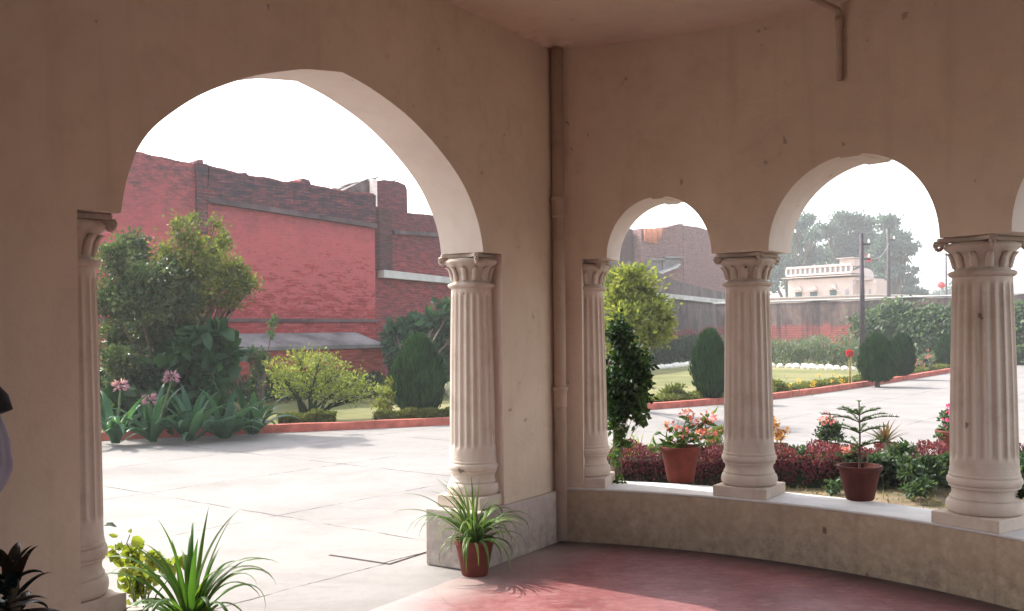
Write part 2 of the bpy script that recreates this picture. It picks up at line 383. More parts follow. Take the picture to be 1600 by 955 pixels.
def offset_line(L, d):
    out = []
    for i, p in enumerate(L):
        a = Vector(L[max(i - 1, 0)]); b = Vector(L[min(i + 1, len(L) - 1)]); t = (b - a).normalized()
        out.append((p[0] - t.y * d, p[1] + t.x * d))
    return out
def ribbon(L, w0, w1, z0, z1, name, mat, jitter=0):
    A = offset_line(L, w0); B = offset_line(L, w1); mb = MB(); n = len(L); vs = []
    for i in range(n):
        j = rnd.uniform(-jitter, jitter)
        vs += [(*A[i], z0), (*A[i], z1 + j), (*B[i], z1 + j), (*B[i], z0)]
    fs = [(0, 1, 2, 3), ((n - 1) * 4 + 3, (n - 1) * 4 + 2, (n - 1) * 4 + 1, (n - 1) * 4)]
    for i in range(n - 1):
        a = i * 4; b = a + 4
        for k in range(3): fs.append((a + k, b + k, b + k + 1, a + k + 1))
    mb.add(vs, fs); return mb.build(name, mat)
ker = ribbon(KL, 0, .16, -.05, .12, 'kerb', M['kerb'], .006)
ker['kind'] = 'structure'

# ================================================================ THE VERANDA
TB = .40; ZC = 3.7; ZI = 2.12; TA = .35
def arcp(th, rad): return (CC.x + rad * math.sin(R_(th)), CC.y + rad * math.cos(R_(th)))
def onwa(s, off): return (WA0.x + WAD.x * s + WAN.x * off, WA0.y + WAD.y * s + WAN.y * off)

def strip_wall(mapf, S, zb, zt, t0, t1, name, mat, parent):
    """vertical wall swept along S with a lower edge zb(s)"""
    mb = MB(); n = len(S); vs = []
    for s, z in zip(S, zb):
        a = mapf(s, t0); b = mapf(s, t1)
        vs += [(*a, z), (*a, zt), (*b, zt), (*b, z)]
    fs = []
    for i in range(n - 1):
        a = i * 4; b = a + 4
        fs += [(a, b, b + 1, a + 1), (a + 1, b + 1, b + 2, a + 2), (a + 2, b + 2, b + 3, a + 3), (a + 3, b + 3, b, a)]
    fs += [(0, 1, 2, 3), ((n - 1) * 4 + 3, (n - 1) * 4 + 2, (n - 1) * 4 + 1, (n - 1) * 4)]
    mb.add(vs, fs); o = mb.build(name, mat, parent); o.data.materials.append(M['reveal'])
    for i in range(n - 1):
        o.data.polygons[i * 4 + 3].material_index = 1
    return autosmooth(o, 28)

# --- wall with the big arch (hand trued, a little faceted)
ARCH = [(-3.765, 2.12), (-3.74, 2.243), (-3.706, 2.345), (-3.668, 2.425), (-3.591, 2.522), (-3.467, 2.624), (-3.338, 2.712), (-3.183, 2.794), (-2.976, 2.884),
        (-2.755, 2.955), (-2.6, 2.995), (-2.338, 3.035), (-2.123, 3.0), (-1.864, 2.93), (-1.681, 2.86), (-1.488, 2.762), (-1.285, 2.63), (-1.144, 2.5), (-1.035, 2.344), (-.985, 2.22), (-.964, 2.12)]
wallA = thing('arched_wall', 'cream plastered veranda wall pierced by the one wide arch on the left', 'wall')
_A = smoothline([(a, b) for a, b in ARCH[:12]], 4)[:-1] + smoothline([(a, b) for a, b in ARCH[11:]], 4)
ARCH = [_A[0]]
for a in _A[1:]:
    if a[0] > ARCH[-1][0] + .002: ARCH.append(a)
JL, JR = -3.975, -.735
S = [-10.5, -6, JL, JL + .0005]; Z = [0, 0, 0, ZI]
S += [a[0] for a in ARCH]; Z += [a[1] for a in ARCH]
S += [JR - .0005, JR, .32]; Z += [ZI, 0, 0]
strip_wall(onwa, S, Z, ZC, 0, TA, 'arch_panel', M['wall'], wallA)
mb = MB()
for a, b in ((-10.5, JL + .30), (JR - .37, -.015)):
    mb.slab([onwa(a, -.035), onwa(b, -.035), onwa(b, TA + .05), onwa(a, TA + .05)], 0, .385)
mb.build('dado', M['dado'], wallA, bevel=.008)

# --- curved wall: arches between columns
def theta_for(u, rad, lo=0, hi=100):
    best = (1e9, 0)
    for i in range(8001):
        t = lo + (hi - lo) * i / 8000; x, y = arcp(t, rad)
        if y < .5: continue
        e = abs(800 + F * x / y - u)
        if e < best[0]: best = (e, t)
    return best[1]
TH0 = 14.6; JB = 17.4
ARCS = [(20.2, 31.6), (37.6, 54.5), (61.0, 77.8), (84.5, 101.3)]
THEND = 122
wallB = thing('curved_wall', 'cream plastered curved veranda wall with the smaller round arches over a low parapet', 'wall')
S = [TH0, JB, JB + .01]; Z = [.402, .402, ZI]
for a, b in ARCS:
    m = (a + b) / 2; hw = (b - a) / 2; rise = R_(hw) * RR * (1.0 if b - a > 14 else 1.1)
    last = None
    for k in range(33):
        w = math.pi * k / 32; t = m - hw * math.cos(w); z = ZI + rise * math.sin(w)
        d = (t - m)
        S.append(t); Z.append(z)
    # the shallow proud key block at the crown
    kw = hw * .13
    S2 = []; Z2 = []
    for t, z in zip(S, Z):
        if a <= t <= b and abs(t - m) < kw: continue
        S2.append(t); Z2.append(z)
    i = next(i for i, t in enumerate(S2) if t > m)
    zc = ZI + rise
    S = S2[:i] + [m - kw, m - kw + .12, m + kw - .25, m + kw] + S2[i:]
    Z = Z2[:i] + [zc - .006, zc - .018, zc - .016, zc - .005] + Z2[i:]
    S.append(b + 2.9 if b < 100 else b + 5); Z.append(ZI)
S += [108, 108.01, THEND]; Z += [ZI, .402, .402]
strip_wall(arcp, S, Z, ZC, RR, RR + TB, 'arch_panel', M['wall'], wallB)
def arc_block(a, b, r0, r1, z0, z1, name, mat, parent, bevel=0):
    n = max(2, int((b - a) / 1.2)); S = [a + (b - a) * i / n for i in range(n + 1)]
    mb = MB(); vs = []
    for s in S:
        p = arcp(s, r0); q = arcp(s, r1); vs += [(*p, z0), (*p, z1), (*q, z1), (*q, z0)]
    fs = [(0, 1, 2, 3), (n * 4 + 3, n * 4 + 2, n * 4 + 1, n * 4)]
    for i in range(n):
        a_ = i * 4; b_ = a_ + 4
        fs += [(a_, b_, b_ + 1, a_ + 1), (a_ + 1, b_ + 1, b_ + 2, a_ + 2), (a_ + 2, b_ + 2, b_ + 3, a_ + 3), (a_ + 3, b_ + 3, b_, a_)]
    mb.add(vs, fs); o = mb.build(name, mat, parent, bevel=bevel); return autosmooth(o, 40)
M['sill'] = plain('pale_sill_cement', (.62, .60, .58), .75, .12, 5, .3)
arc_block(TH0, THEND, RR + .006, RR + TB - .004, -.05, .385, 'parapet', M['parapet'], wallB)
arc_block(TH0, THEND, RR - .004, RR + TB + .02, .385, .402, 'sill', M['sill'], wallB, bevel=.005)

# --- rest of the porch behind the camera, ceiling, floor
arcin = [arcp(TH0 + (THEND - TH0) * i / 40, RR - .02) for i in range(41)]
xe, ye = arcin[-1]
BACK = [(xe, -1.3), (-6.6, -1.3)]
fl = [onwa(.02, 0)] + arcin + BACK + [onwa(-10.6, 0)]
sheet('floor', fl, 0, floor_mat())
roofp = [onwa(-10.6, TA + .12), onwa(.2, TA + .12)] + [arcp(12 + (THEND - 12) * i / 40, RR + TB + .22) for i in range(41)] + [(xe + .5, -1.6), (-6.9, -1.6)]
mb = MB(); mb.slab(roofp, ZC, ZC + .25)
ce_o = mb.build('ceiling', M['ceil']); ce_o['kind'] = 'structure'
bw = thing('back_wall', 'cream house wall behind the veranda with open doorway', 'wall')
mb = MB(); mb.box(-6.6, -1.2, -1.6, -1.3, 0, ZC); mb.box(.2, xe + .4, -1.6, -1.3, 0, ZC); mb.box(-1.2, .2, -1.6, -1.3, 2.3, ZC)
mb.box(xe, xe + .35, -1.3, ye + .1, 2.4, ZC); mb.box(xe, xe + .35, ye - .6, ye + .1, 0, 2.4); mb.box(xe, xe + .35, -1.3, -.9, 0, 2.4)
mb.build('wall', M['wall'], bw)
# lumpy plaster repair where the ceiling meets the corner, and the sagging plaster crease
mb = MB()
for i in range(16):
    x = .22 + rnd.uniform(-.22, .22); y = 7.25 + rnd.uniform(-.3, .12); r = rnd.uniform(.03, .08)
    mb.lathe([(r, 0), (r * .9, -.008), (r * .55, -.017), (.004, -.022)], 14, cap=False)
    k = 14 * 4
    vv = mb.v[-k:]; mb.v[-k:] = [(vx + x, vy + y, ZC - .001 + vz) for vx, vy, vz in vv]
o = mb.build('plaster_patch', M['ceil'], None, smooth=True); tag(o, 'lumpy plaster repair on the ceiling above the corner downpipe', 'plaster patch')

# --- columns
def column(name_label, x, y, rz, r, z0, plinth_h, zt=ZI, proud=1.0, group='fluted veranda columns'):
    t = thing('column', name_label, 'column', (x, y, z0), rz, group)
    H = zt - z0; k = r / .168
    pw = .190 * k
    mb = MB(); mb.box(-pw, pw, -pw, pw, 0, plinth_h); mb.build('plinth', M['col'], t, bevel=.006)
    def tor(r0, z0, z1, d):
        return [((r0 + d * math.sin(math.pi * q / 8)) * k, plinth_h + z0 + (z1 - z0) * (.5 - .5 * math.cos(math.pi * q / 8))) for q in range(9)]
    p = tor(.168, 0, .082, .022) + [(.172 * k, plinth_h + .084), (.172 * k, plinth_h + .094), (.170 * k, plinth_h + .096), (.163 * k, plinth_h + .106), (.160 * k, plinth_h + .122), (.162 * k, plinth_h + .138), (.169 * k, plinth_h + .150), (.176 * k, plinth_h + .154), (.176 * k, plinth_h + .164)] \
        + tor(.172, .166, .216, .014) + [(.176 * k, plinth_h + .218), (.176 * k, plinth_h + .230), (.172 * k, plinth_h + .234), (.169 * k, plinth_h + .27)]
    mb = MB(); mb.lathe(p, 48); autosmooth(mb.build('base', M['col'], t), 38)
    zs0 = plinth_h + .268; zs1 = H - .235
    NF = 20; n = NF * 8
    def fn(rr, z, w):
        ph = (w * NF / (2 * math.pi)) % 1.0
        g = 0 if ph < .22 else math.sin((ph - .22) / .78 * math.pi)
        e = min(1, max(0, (z - zs0 - .05) / .03)) * min(1, max(0, (zs1 - .03 - z) / .03))
        return rr - .012 * k * e * g ** .8
    prof = []
    for i in range(29):
        f = i / 28
        if i < 7: z = zs0 + .10 * i / 6
        elif i > 21: z = zs1 - .08 * (28 - i) / 6 * 1.0
        else: z = zs0 + .10 + (zs1 - .09 - zs0 - .10) * (i - 6) / 15.5
        tt = (z - zs0) / (zs1 - zs0); prof.append((r * (1.0 - .125 * tt ** 1.5), z))
    mb = MB(); mb.lathe(prof, n, fn=fn); sh = mb.build('shaft', M['col'], t); autosmooth(sh, 32)
    # capital: necking ring, bell with upright leaves, corner volutes, hollow sided abacus
    rt = r * .875; zn = zs1
    cap = MB()
    cap.lathe([(rt, zn - .004), (rt + .012, zn), (rt + .024, zn + .012), (rt + .022, zn + .026), (rt + .004, zn + .034), (rt - .012, zn + .036), (rt - .010, zn + .05),
               (rt - .004, zn + .10), (rt + .016, zn + .145), (rt + .044, zn + .168), (rt + .046, zn + .185), (rt + .02, zn + .2)], 40)
    bo = cap.build('capital', M['cap'], t, smooth=True)
    lv = MB()
    for a in range(12):                                 # row of little upright leaves curling out
        w = 2 * math.pi * (a + .5) / 12; ca, sa = math.cos(w), math.sin(w); hw = .021 * k
        prev = None
        pts = [(rt - .006, zn + .05), (rt + .004, zn + .085), (rt + .012, zn + .115), (rt + .028, zn + .140), (rt + .042, zn + .136)]
        vs = []
        for j, (q, z) in enumerate(pts):
            ww = hw * (1, 1, .9, .7, .35)[j]
            for sd in (-1, 0, 1):
                qq = q + (.008 if sd == 0 else 0)
                vs.append((qq * ca - sd * ww * sa, qq * sa + sd * ww * ca, z))
        for j, (q, z) in enumerate(pts):
            ww = hw * (1, 1, .9, .7, .35)[j]
            for sd in (-1, 0, 1):
                qq = q - .012
                vs.append((qq * ca - sd * ww * sa, qq * sa + sd * ww * ca, z))
        fs = []
        for j in range(4):
            for q in range(2):
                b0 = j * 3 + q; fs.append((b0, b0 + 1, b0 + 4, b0 + 3)); fs.append((b0 + 15, b0 + 18, b0 + 19, b0 + 16))
            fs.append((j * 3, j * 3 + 3, j * 3 + 18, j * 3 + 15)); fs.append((j * 3 + 2, j * 3 + 17, j * 3 + 20, j * 3 + 5))
        fs.append((12, 13, 14, 29, 28, 27))
        lv.add(vs, fs)
    lv.build('leaf_ornament', M['cap'], bo, smooth=True)
    vo = MB(); aw = .203 * k; za = H - .028
    for a in range(4):
        w = math.pi / 4 + a * math.pi / 2; ca, sa = math.cos(w), math.sin(w)
        rc = aw * 1.10; pts = []; rad = []
        for j in range(15):                               # a spiral scroll
            ph = -1.2 + j * .62; rr = .026 * k * (1 - j / 17)
            q = rc - .006 + rr * math.sin(-ph); z = za - .026 + rr * math.cos(ph)
            pts.append((q * ca, q * sa, z)); rad.append(.0135 * (1 - j / 60))
        vo.tube([(ca * (rt + .03), sa * (rt + .03), za - .012), (ca * (rc - .05), sa * (rc - .05), za - .004)] + pts, [.014, .014] + rad, 8)
    vo.build('volute', M['cap'], bo, smooth=True)
    ab = MB(); poly = []
    for a in range(4):
        w0 = math.pi / 4 + a * math.pi / 2; w1 = w0 + math.pi / 2
        c0 = Vector((math.cos(w0), math.sin(w0))) * aw * 1.17; c1 = Vector((math.cos(w1), math.sin(w1))) * aw * 1.17
        mid = (c0 + c1) / 2; inn = -mid.normalized(); tdir = (c1 - c0).normalized()
        for j in range(9):
            f = .07 + .86 * j / 8; q = c0.lerp(c1, f) + inn * (.055 * k * math.sin(math.pi * (f - .07) / .86)); poly.append((q.x, q.y))
    ab.slab(poly, za, H - .0015)
    ab.build('abacus', M['cap'], bo, bevel=.004)
    return t
# columns of the curved wall
CR = [.166, .174, .190, .168, .168]
tc = [JB - .35, 34.25, 56.6, 81.2]
labels = ['white fluted half hidden column beside the corner downpipe, with a creeper behind it',
          'white fluted column between the red flowered pot and the little pine pot',
          'white fluted column nearest the right edge, with dark moss at its foot',
          'white fluted column of the curved parapet outside the picture to the right']
for th, r, lb in zip(tc, CR, labels):
    x, y = arcp(th, RR + .20); column(lb, x, y, -R_(th), r, .402, .075)
WROT = math.atan2(WAD.y, WAD.x)
x, y = onwa(JR - .085, .20); column('white fluted column on the right side of the wide arch, on a square pedestal', x, y, WROT, .160, .385, .08)
x, y = onwa(JL + .055, .20); column('white fluted column on the left side of the wide arch, cut by the wall edge', x, y, WROT, .160, .385, .08)

# --- moss growing at the foot of the right column
def cloud(n, c, r):
    q = NR.normal(size=(n, 3)); q /= np.linalg.norm(q, axis=1, keepdims=True)
    rr = NR.uniform(.2, 1, (n, 1)) ** (1 / 2.4); return np.asarray(c) + q * rr * np.asarray(r), q
M['moss'] = foliage('moss', (.012, .018, .010), (.03, .045, .015))
mo = at(1583, 772, 5.86)
P, D = cloud(420, mo, (.075, .03, .026)); o = leaf_mesh('moss', P, D, .02, .012, M['moss'], None); tag(o, 'dark tuft of moss on the base of the rightmost column', 'moss')

# --- pipes
def pipe1():
    x, y = arcp(14.9 + .35, RR - .062); x -= .01
    t = thing('downpipe', 'cream painted downpipe with collars running down the inside corner', 'pipe', (x, y, 0))
    mb = MB(); mb.tube([(0, 0, .02), (0, 0, ZC - .01)], .046, 20); mb.build('pipe', M['pipe'], t, smooth=True)
    for z in (1.08, 2.50):
        mb = MB(); mb.lathe([(.047, z - .075), (.053, z - .07), (.053, z - .055), (.050, z - .05), (.051, z + .05), (.058, z + .055), (.060, z + .078), (.056, z + .085), (.047, z + .087)], 24)
        mb.build('collar', M['pipe'], t, smooth=True)
    mb = MB(); mb.box(-.07, .07, .03, .062, 1.18, 1.20); mb.build('bracket', M['pipe'], t)
pipe1()
def pipe2():
    th = theta_for(1316, RR - .03, 10, 80); x, y = arcp(th, RR - .03)
    ztop = ZC - .06; r = ray(1318, 126); zb = EYE + r.z * y
    inn = Vector((-math.sin(R_(th)), -math.cos(R_(th)), 0))
    t = thing('vent_pipe', 'thin short pipe elbowing down from the ceiling above the larger curved wall arch', 'pipe', (x, y, 0))
    mb = MB(); pts = [(0, 0, zb), (0, 0, ztop - .04)]
    for k in range(1, 6):
        w = k / 5 * math.pi / 2
        pts.append(tuple(inn * (.04 * (1 - math.cos(w))) + Vector((0, 0, ztop - .04 + .04 * math.sin(w)))))
    pts.append(tuple(inn * .5 + Vector((0, 0, ztop)))); mb.tube(pts, .021, 14); mb.build('pipe', M['pipe'], t, smooth=True)
    mb = MB(); mb.tube([(0, 0, ztop - .10), (0, 0, ztop - .04)], .026, 14); mb.build('collar', M['pipe'], t, smooth=True)
pipe2()

# ================================================================ BRICK WALLS
def wframe(u0, d0, u1, d1):
    p0 = at(u0, HOR, d0); p1 = at(u1, HOR, d1); p0.z = p1.z = 0
    ang = math.atan2(p1.y - p0.y, p1.x - p0.x)
    inv = (Matrix.Translation(p0) @ Matrix.Rotation(ang, 4, 'Z')).inverted()
    o = inv @ Vector((0, 0, EYE))
    def px(u, v, y=0.0):
        d = inv.to_3x3() @ ray(u, v); t = (y - o.y) / d.y; q = o + d * t; return (q.x, q.z)
    return p0, ang, px
M['redbrick'] = brick('red_washed_brick', (.42, .062, .062), (.29, .045, .045), (.34, .09, .09), weather=.95, wz=(3.9, 5.1), patch=(.47, .115, .125, 3.5, .97), soft=.22)
M['topbrick'] = brick('sooty_parapet_brick', (.27, .07, .072), (.14, .05, .055), (.24, .14, .15), weather=1.0, wz=(3.6, 5.0), soft=.75, dirt=(.045, .038, .05))
M['oldbrick'] = brick('old_red_brick', (.32, .06, .062), (.20, .042, .045), (.20, .11, .115), weather=.9, wz=(3.4, 5.0), soft=.62, dirt=(.055, .04, .05))
M['buttbrick'] = brick('buttress_brick', (.42, .085, .06), (.30, .06, .045), (.22, .09, .08), soft=.3)
M['greybrick'] = brick('ruin_brick', (.30, .15, .14), (.22, .11, .11), (.28, .24, .24), soft=.45, dirt=(.10, .085, .09))
M['capcem'] = plain('weathered_cement', (.22, .20, .20), .9, .5, 1.3, .6)
M['shadecem'] = plain('shaded_ledge_cement', (.10, .07, .075), .9, .5, 2, .5)  # ledge cement darkened all over to carry the shade of its underside
M['ledge'] = plain('pale_cement_ledge', (.48, .47, .46), .8, .2, 2, .3)
p0, ang, px = wframe(150, 21.8, 585, 26.5)
W1 = thing('brick_wall', 'tall red washed brick wall with dark weathered top, seen through the wide arch', 'wall', p0, ang)
top = [(0, 215), (60, 218), (150, 228), (215, 237), (260, 247), (302, 256), (304, 253), (309, 253), (309, 249), (317, 249), (318, 256), (340, 262), (352, 265), (372, 270), (384, 269), (388, 273), (420, 278), (440, 283), (470, 283), (472, 279), (483, 281), (484, 287), (510, 293), (535, 297), (560, 300), (583, 303), (585, 303)]
poly = []
for (u0, v0), (u1, v1) in zip(top[:-1], top[1:]):
    n = max(1, int((u1 - u0) / 6))
    for k in range(n):
        poly.append(px(u0 + (u1 - u0) * k / n, v0 + (v1 - v0) * k / n + rnd.uniform(-.8, .8)))
poly.append(px(585, 303)); xr = poly[-1][0]
mb = MB(); mb.prism([(poly[0][0], -.05), (xr, -.05)] + poly[::-1], 0, .7); mb.build('wall', M['redbrick'], W1)
led = [px(322, 311), px(585, 352)]
n = 26; lo = []
for k in range(n + 1):
    f = k / n; lo.append((led[0][0] + (led[1][0] - led[0][0]) * f, led[0][1] + (led[1][1] - led[0][1]) * f))
hi = [p for p in poly if p[0] >= led[0][0]]
mb = MB(); mb.prism([(a, b - .0) for a, b in lo] + [(xr, hi[-1][1] - .04)] + [(a, b - .05) for a, b in hi[::-1][1:]], -.07, -.002)
mb.build('parapet', M['topbrick'], W1)
mb = MB(); mb.prism([(a, b - .09) for a, b in lo] + [(a, b + .03) for a, b in lo[::-1]], -.13, -.003); mb.build('ledge', M['shadecem'], W1)
a = px(305, 300)[0]; b = px(322, 300)[0]
mb = MB(); mb.box(a, b, -.10, -.002, 3.9, px(310, 256)[1]); mb.build('pilaster', M['topbrick'], W1)
a = px(355, 497); b = px(585, 500)
mb = MB(); mb.prism([(-3, a[1] - .06), (xr - .01, b[1] - .06), (xr - .01, b[1] + .02), (-3, a[1] + .02)], -.09, -.003); mb.build('ledge', M['shadecem'], W1)
# buttress with sloping cement shoulder
BY = -.85
q0 = px(200, 541, BY); q1 = px(597, 541, BY); t1 = px(589, 519, 0)
mb = MB(); mb.box(q0[0], q1[0], BY, -.004, -.05, q1[1] - .04); mb.build('buttress', M['buttbrick'], W1)
z0 = q1[1]; z1 = t1[1]
mb = MB(); mb.add([(q0[0], BY - .06, z0 - .04), (q1[0] + .06, BY - .06, z0 - .04), (q1[0] + .06, BY - .06, z0 + .05), (q0[0], BY - .06, z0 + .05), (q0[0], -.004, z0 - .04), (q1[0] + .06, -.004, z0 - .04), (q1[0] - .25, -.004, z1), (q0[0], -.004, z1)],
       [(0, 1, 2, 3), (3, 2, 6, 7), (1, 5, 6, 2), (0, 4, 5, 1), (0, 3, 7, 4), (4, 7, 6, 5)]); mb.build('shoulder', M['capcem'], W1)

# farther brick wall running back to the right
p0, ang, px = wframe(586, 27.2, 1130, 56)
M['farbrick'] = brick('receding_brick', (.32, .06, .062), (.20, .042, .045), (.20, .11, .115), weather=.9, wz=(3.4, 5.0), soft=.62, dirt=(.055, .04, .05), fade=(9, 16))
W2 = thing('brick_wall', 'long receding brick wall with a pale cement ledge along it', 'wall', p0, ang)
top = [(586, 322), (608, 325), (612, 331), (640, 333), (690, 338), (720, 342), (780, 352), (900, 375), (1000, 412), (1060, 440), (1135, 458)]
poly = []
for (u0, v0), (u1, v1) in zip(top[:-1], top[1:]):
    n = max(1, int((u1 - u0) / 9))
    for k in range(n): poly.append(px(u0 + (u1 - u0) * k / n, v0 + (v1 - v0) * k / n + rnd.uniform(-.6, .6)))
poly.append(px(1135, 458))
mb = MB(); mb.prism([(poly[0][0], -.05), (poly[-1][0], -.05)] + poly[::-1], 0, .6); mb.build('wall', M['farbrick'], W2)
mb = MB(); l = [px(590, 422), px(715, 436), px(900, 452), px(1015, 457), px(1135, 469)]; h = [px(590, 434), px(715, 445), px(900, 459), px(1015, 464), px(1135, 476)]
mb.prism(h + l[::-1], -.22, -.003); mb.build('ledge', M['ledge'], W2)
mb = MB(); mb.prism([px(612, 366), px(700, 371), px(700, 365), px(612, 360)], -.10, -.003); mb.build('ledge', M['shadecem'], W2)
a = px(586, 400)[0]; b = px(606, 400)[0]
M['sootbrick'] = brick('soot_stained_brick', (.14, .06, .06), (.10, .045, .05), (.08, .06, .06), soft=.7, dirt=(.05, .04, .045))
mb = MB(); mb.box(a, b, -.16, -.002, px(600, 422)[1], px(600, 328)[1]); mb.build('pilaster', M['sootbrick'], W2)

# roof block above the wall with a post and scrap
p0, ang, px = wframe(535, 30, 640, 32)
B1 = thing('roof_block', 'small ruined brick block standing on top of the red wall', 'ruin', p0, ang)
mb = MB(); mb.prism([px(590, 345), px(637, 345), px(636, 296), px(633, 289), px(622, 284), px(600, 281), px(586, 283), px(582, 290)], 0, 2.2)
mb.build('wall', M['oldbrick'], B1)
M['tin'] = plain('rusty_roof_sheet', (.13, .10, .10), .8, .5, 3, .5)
mb = MB(); mb.prism([px(535, 320), px(588, 322), px(588, 281), px(572, 281), px(556, 289), px(540, 297)], .1, .9); mb.build('debris', M['tin'], B1)
mb = MB()
for a, b, r in (((528, 297), (550, 288), .02), ((535, 291), (560, 285), .015), ((584, 283), (592, 276), .02), ((615, 283), (632, 277), .02), ((572, 281), (592, 277), .02)):
    A = px(*a); B = px(*b); mb = MB(); mb.tube([(A[0], .05, A[1]), (B[0], .05, B[1])], r, 5); mb.build('rod', M['tin'], B1)
a = px(577, 305); b = px(584, 281)
mb = MB(); mb.box(a[0], b[0], -.16, -.02, a[1] - .5, b[1]); mb.build('post', M['stone'], B1)

# ruined brick house beyond, seen in the small arch
p0, ang, px = wframe(958, 60, 1068, 62)
B2 = thing('brick_ruin', 'half ruined brick building with an orange cloth, seen in the small arch', 'building', p0, ang)
mb = MB()
mb.prism([px(1002, 560), px(1068, 560), px(1067, 350), px(1060, 350), px(1040, 356), px(1026, 357), px(1002, 357)], 0, 6)
mb.build('wall', M['greybrick'], B2)
mb = MB(); mb.prism([px(940, 560), px(999, 560), px(999, 357), px(984, 352), px(965, 358), px(940, 362)], .8, 5.5); mb.build('side_wall', M['sootbrick'], B2)
x1 = px(1068, 400)[0]; z = [px(1068, v)[1] for v in (560, 352, 366)]
mb = MB(); mb.add([(x1, 0, z[0]), (x1 + 6.0, 3.6, z[0]), (x1 + 6.0, 3.6, z[2] + .3), (x1 + 2, 1.2, z[1] + .05), (x1, 0, z[1]), (x1, 6, z[0]), (x1 + 6, 6.4, z[0]), (x1 + 6, 6.4, z[2] + .3), (x1 + 2, 6, z[1]), (x1, 6, z[1])],
       [(0, 1, 2, 3, 4), (5, 9, 8, 7, 6), (0, 5, 6, 1), (1, 6, 7, 2), (2, 7, 8, 3), (3, 8, 9, 4), (0, 4, 9, 5)]); mb.build('end_wall', M['greybrick'], B2)
M['shade'] = plain('dusty_shutter', (.20, .18, .19), .8, .3, 3)
for a, b in (((1012, 424), (1033, 408)), ((1037, 421), (1062, 405))):
    A = px(*a); B = px(*b); mb = MB(); mb.box(A[0], B[0], -.06, -.005, A[1], B[1]); w = mb.build('window', M['shade'], B2)
    mb = MB(); mb.box(A[0] - .1, B[0] + .1, -.35, -.062, B[1] + .02, B[1] + .14); mb.box(A[0] - .1, A[0] - .01, -.12, -.064, A[1], B[1]); mb.build('frame', M['capcem'], w)
M['cloth'] = plain('orange_cloth', (.50, .20, .12), .85, .15, 2)
mb = MB(); N = 12; vs = []
for k in range(N + 1):
    f = k / N; ut = 1004 + 31 * f; vb = 377 + 3 * math.sin(f * 5) + (4 if f > .5 else 0) - max(0, f - .75) * 60
    A = px(ut, 357.5); B = px(1004 + 31 * f - 2 * f, vb); y = -.18 - .10 * math.sin(k * 1.9)
    vs += [(A[0], y * .6, A[1]), (B[0], y, B[1])]
mb.add(vs, [(2 * k, 2 * k + 1, 2 * k + 3, 2 * k + 2) for k in range(N)]); o = mb.build('cloth', M['cloth'], B2, smooth=True)
m = o.modifiers.new('thick', 'SOLIDIFY'); m.thickness = .02
mb = MB()
for a, b, w in (((1000, 424), (1030, 427), .5), ((1025, 427), (1052, 417), .6), ((1045, 420), (1058, 413), .4)):
    A = px(*a); B = px(*b); mb.add([(A[0], -w, A[1]), (B[0], -w, B[1]), (B[0], -.01, B[1] + .06), (A[0], -.01, A[1] + .06), (A[0], -w, A[1] - .08), (B[0], -w, B[1] - .08), (B[0], -.01, B[1] - .03), (A[0], -.01, A[1] - .03)],
        [(0, 1, 2, 3), (7, 6, 5, 4), (0, 4, 5, 1), (1, 5, 6, 2), (2, 6, 7, 3), (3, 7, 4, 0)])
mb.build('awning', M['ledge'], B2)

# garden wall
M['gwall'] = None
def garden_mat():
    m, t, b, o = nt('old_garden_wall'); v = coords(t); s = sep(t, v)
    c = ramp(t, noise(t, mapped(t, v, (1, 1, .4)), .9, 7, .75, .5), [(.32, (.055, .045, .05)), (.5, (.16, .115, .11)), (.66, (.28, .20, .175))])
    cb = t.nodes.new('ShaderNodeCombineXYZ'); t.links.new(s[0], cb.inputs[0]); t.links.new(s[2], cb.inputs[1])
    bt = t.nodes.new('ShaderNodeTexBrick'); t.links.new(cb.outputs[0], bt.inputs['Vector']); bt.inputs['Scale'].default_value = 1
    bt.inputs['Brick Width'].default_value = .25; bt.inputs['Row Height'].default_value = .085; bt.inputs['Mortar Size'].default_value = .012
    bt.inputs['Color1'].default_value = (.36, .08, .075, 1); bt.inputs['Color2'].default_value = (.27, .06, .06, 1); bt.inputs['Mortar'].default_value = (.34, .17, .16, 1)
    zz = mth(t, 'ADD', s[2], mth(t, 'MULTIPLY', mth(t, 'SUBTRACT', noise(t, v, 1.2, 6, .7), .5), .8))
    f = ramp(t, zz, [(0, 0), (1, 1)])
    mr = t.nodes.new('ShaderNodeMapRange'); t.links.new(zz, mr.inputs[0]); mr.inputs[1].default_value = 1.72; mr.inputs[2].default_value = 1.55
    c = mix(t, mr.outputs[0], c, bt.outputs['Color'])
    mr2 = t.nodes.new('ShaderNodeMapRange'); t.links.new(zz, mr2.inputs[0]); mr2.inputs[1].default_value = .55; mr2.inputs[2].default_value = .25
    c = mix(t, mr2.outputs[0], c, (.24, .18, .17))
    st = noise(t, mapped(t, v, (2.2, 2.2, .25)), 1, 5, .6)
    c = mix(t, ramp(t, st, [(.52, 0), (.64, .7)]), c, (.05, .045, .05))
    t.links.new(c, b.inputs['Base Color']); b.inputs['Roughness'].default_value = .95; bump(t, b, noise(t, v, 5, 8, .75), .7, .05); return m
p0, ang, px = wframe(1120, 51, 1500, 41)
W3 = thing('garden_wall', 'low weathered garden wall with a red brick lower half behind the lawn', 'wall', p0, ang)
xs = [i * .5 for i in range(0, 70)]
mb = MB(); mb.prism([(xs[0], -.05), (xs[-1], -.05)] + [(x, 2.72 + .04 * math.sin(x * 1.3) + rnd.uniform(-.03, .03)) for x in xs[::-1]], 0, .45); mb.build('wall', garden_mat(), W3)
mb = MB(); mb.box(-.2, 34, -.05, .5, 2.765, 2.83); mb.build('coping', M['ledge'], W3, bevel=.02)
W3px, W3p, W3a = px, p0, ang

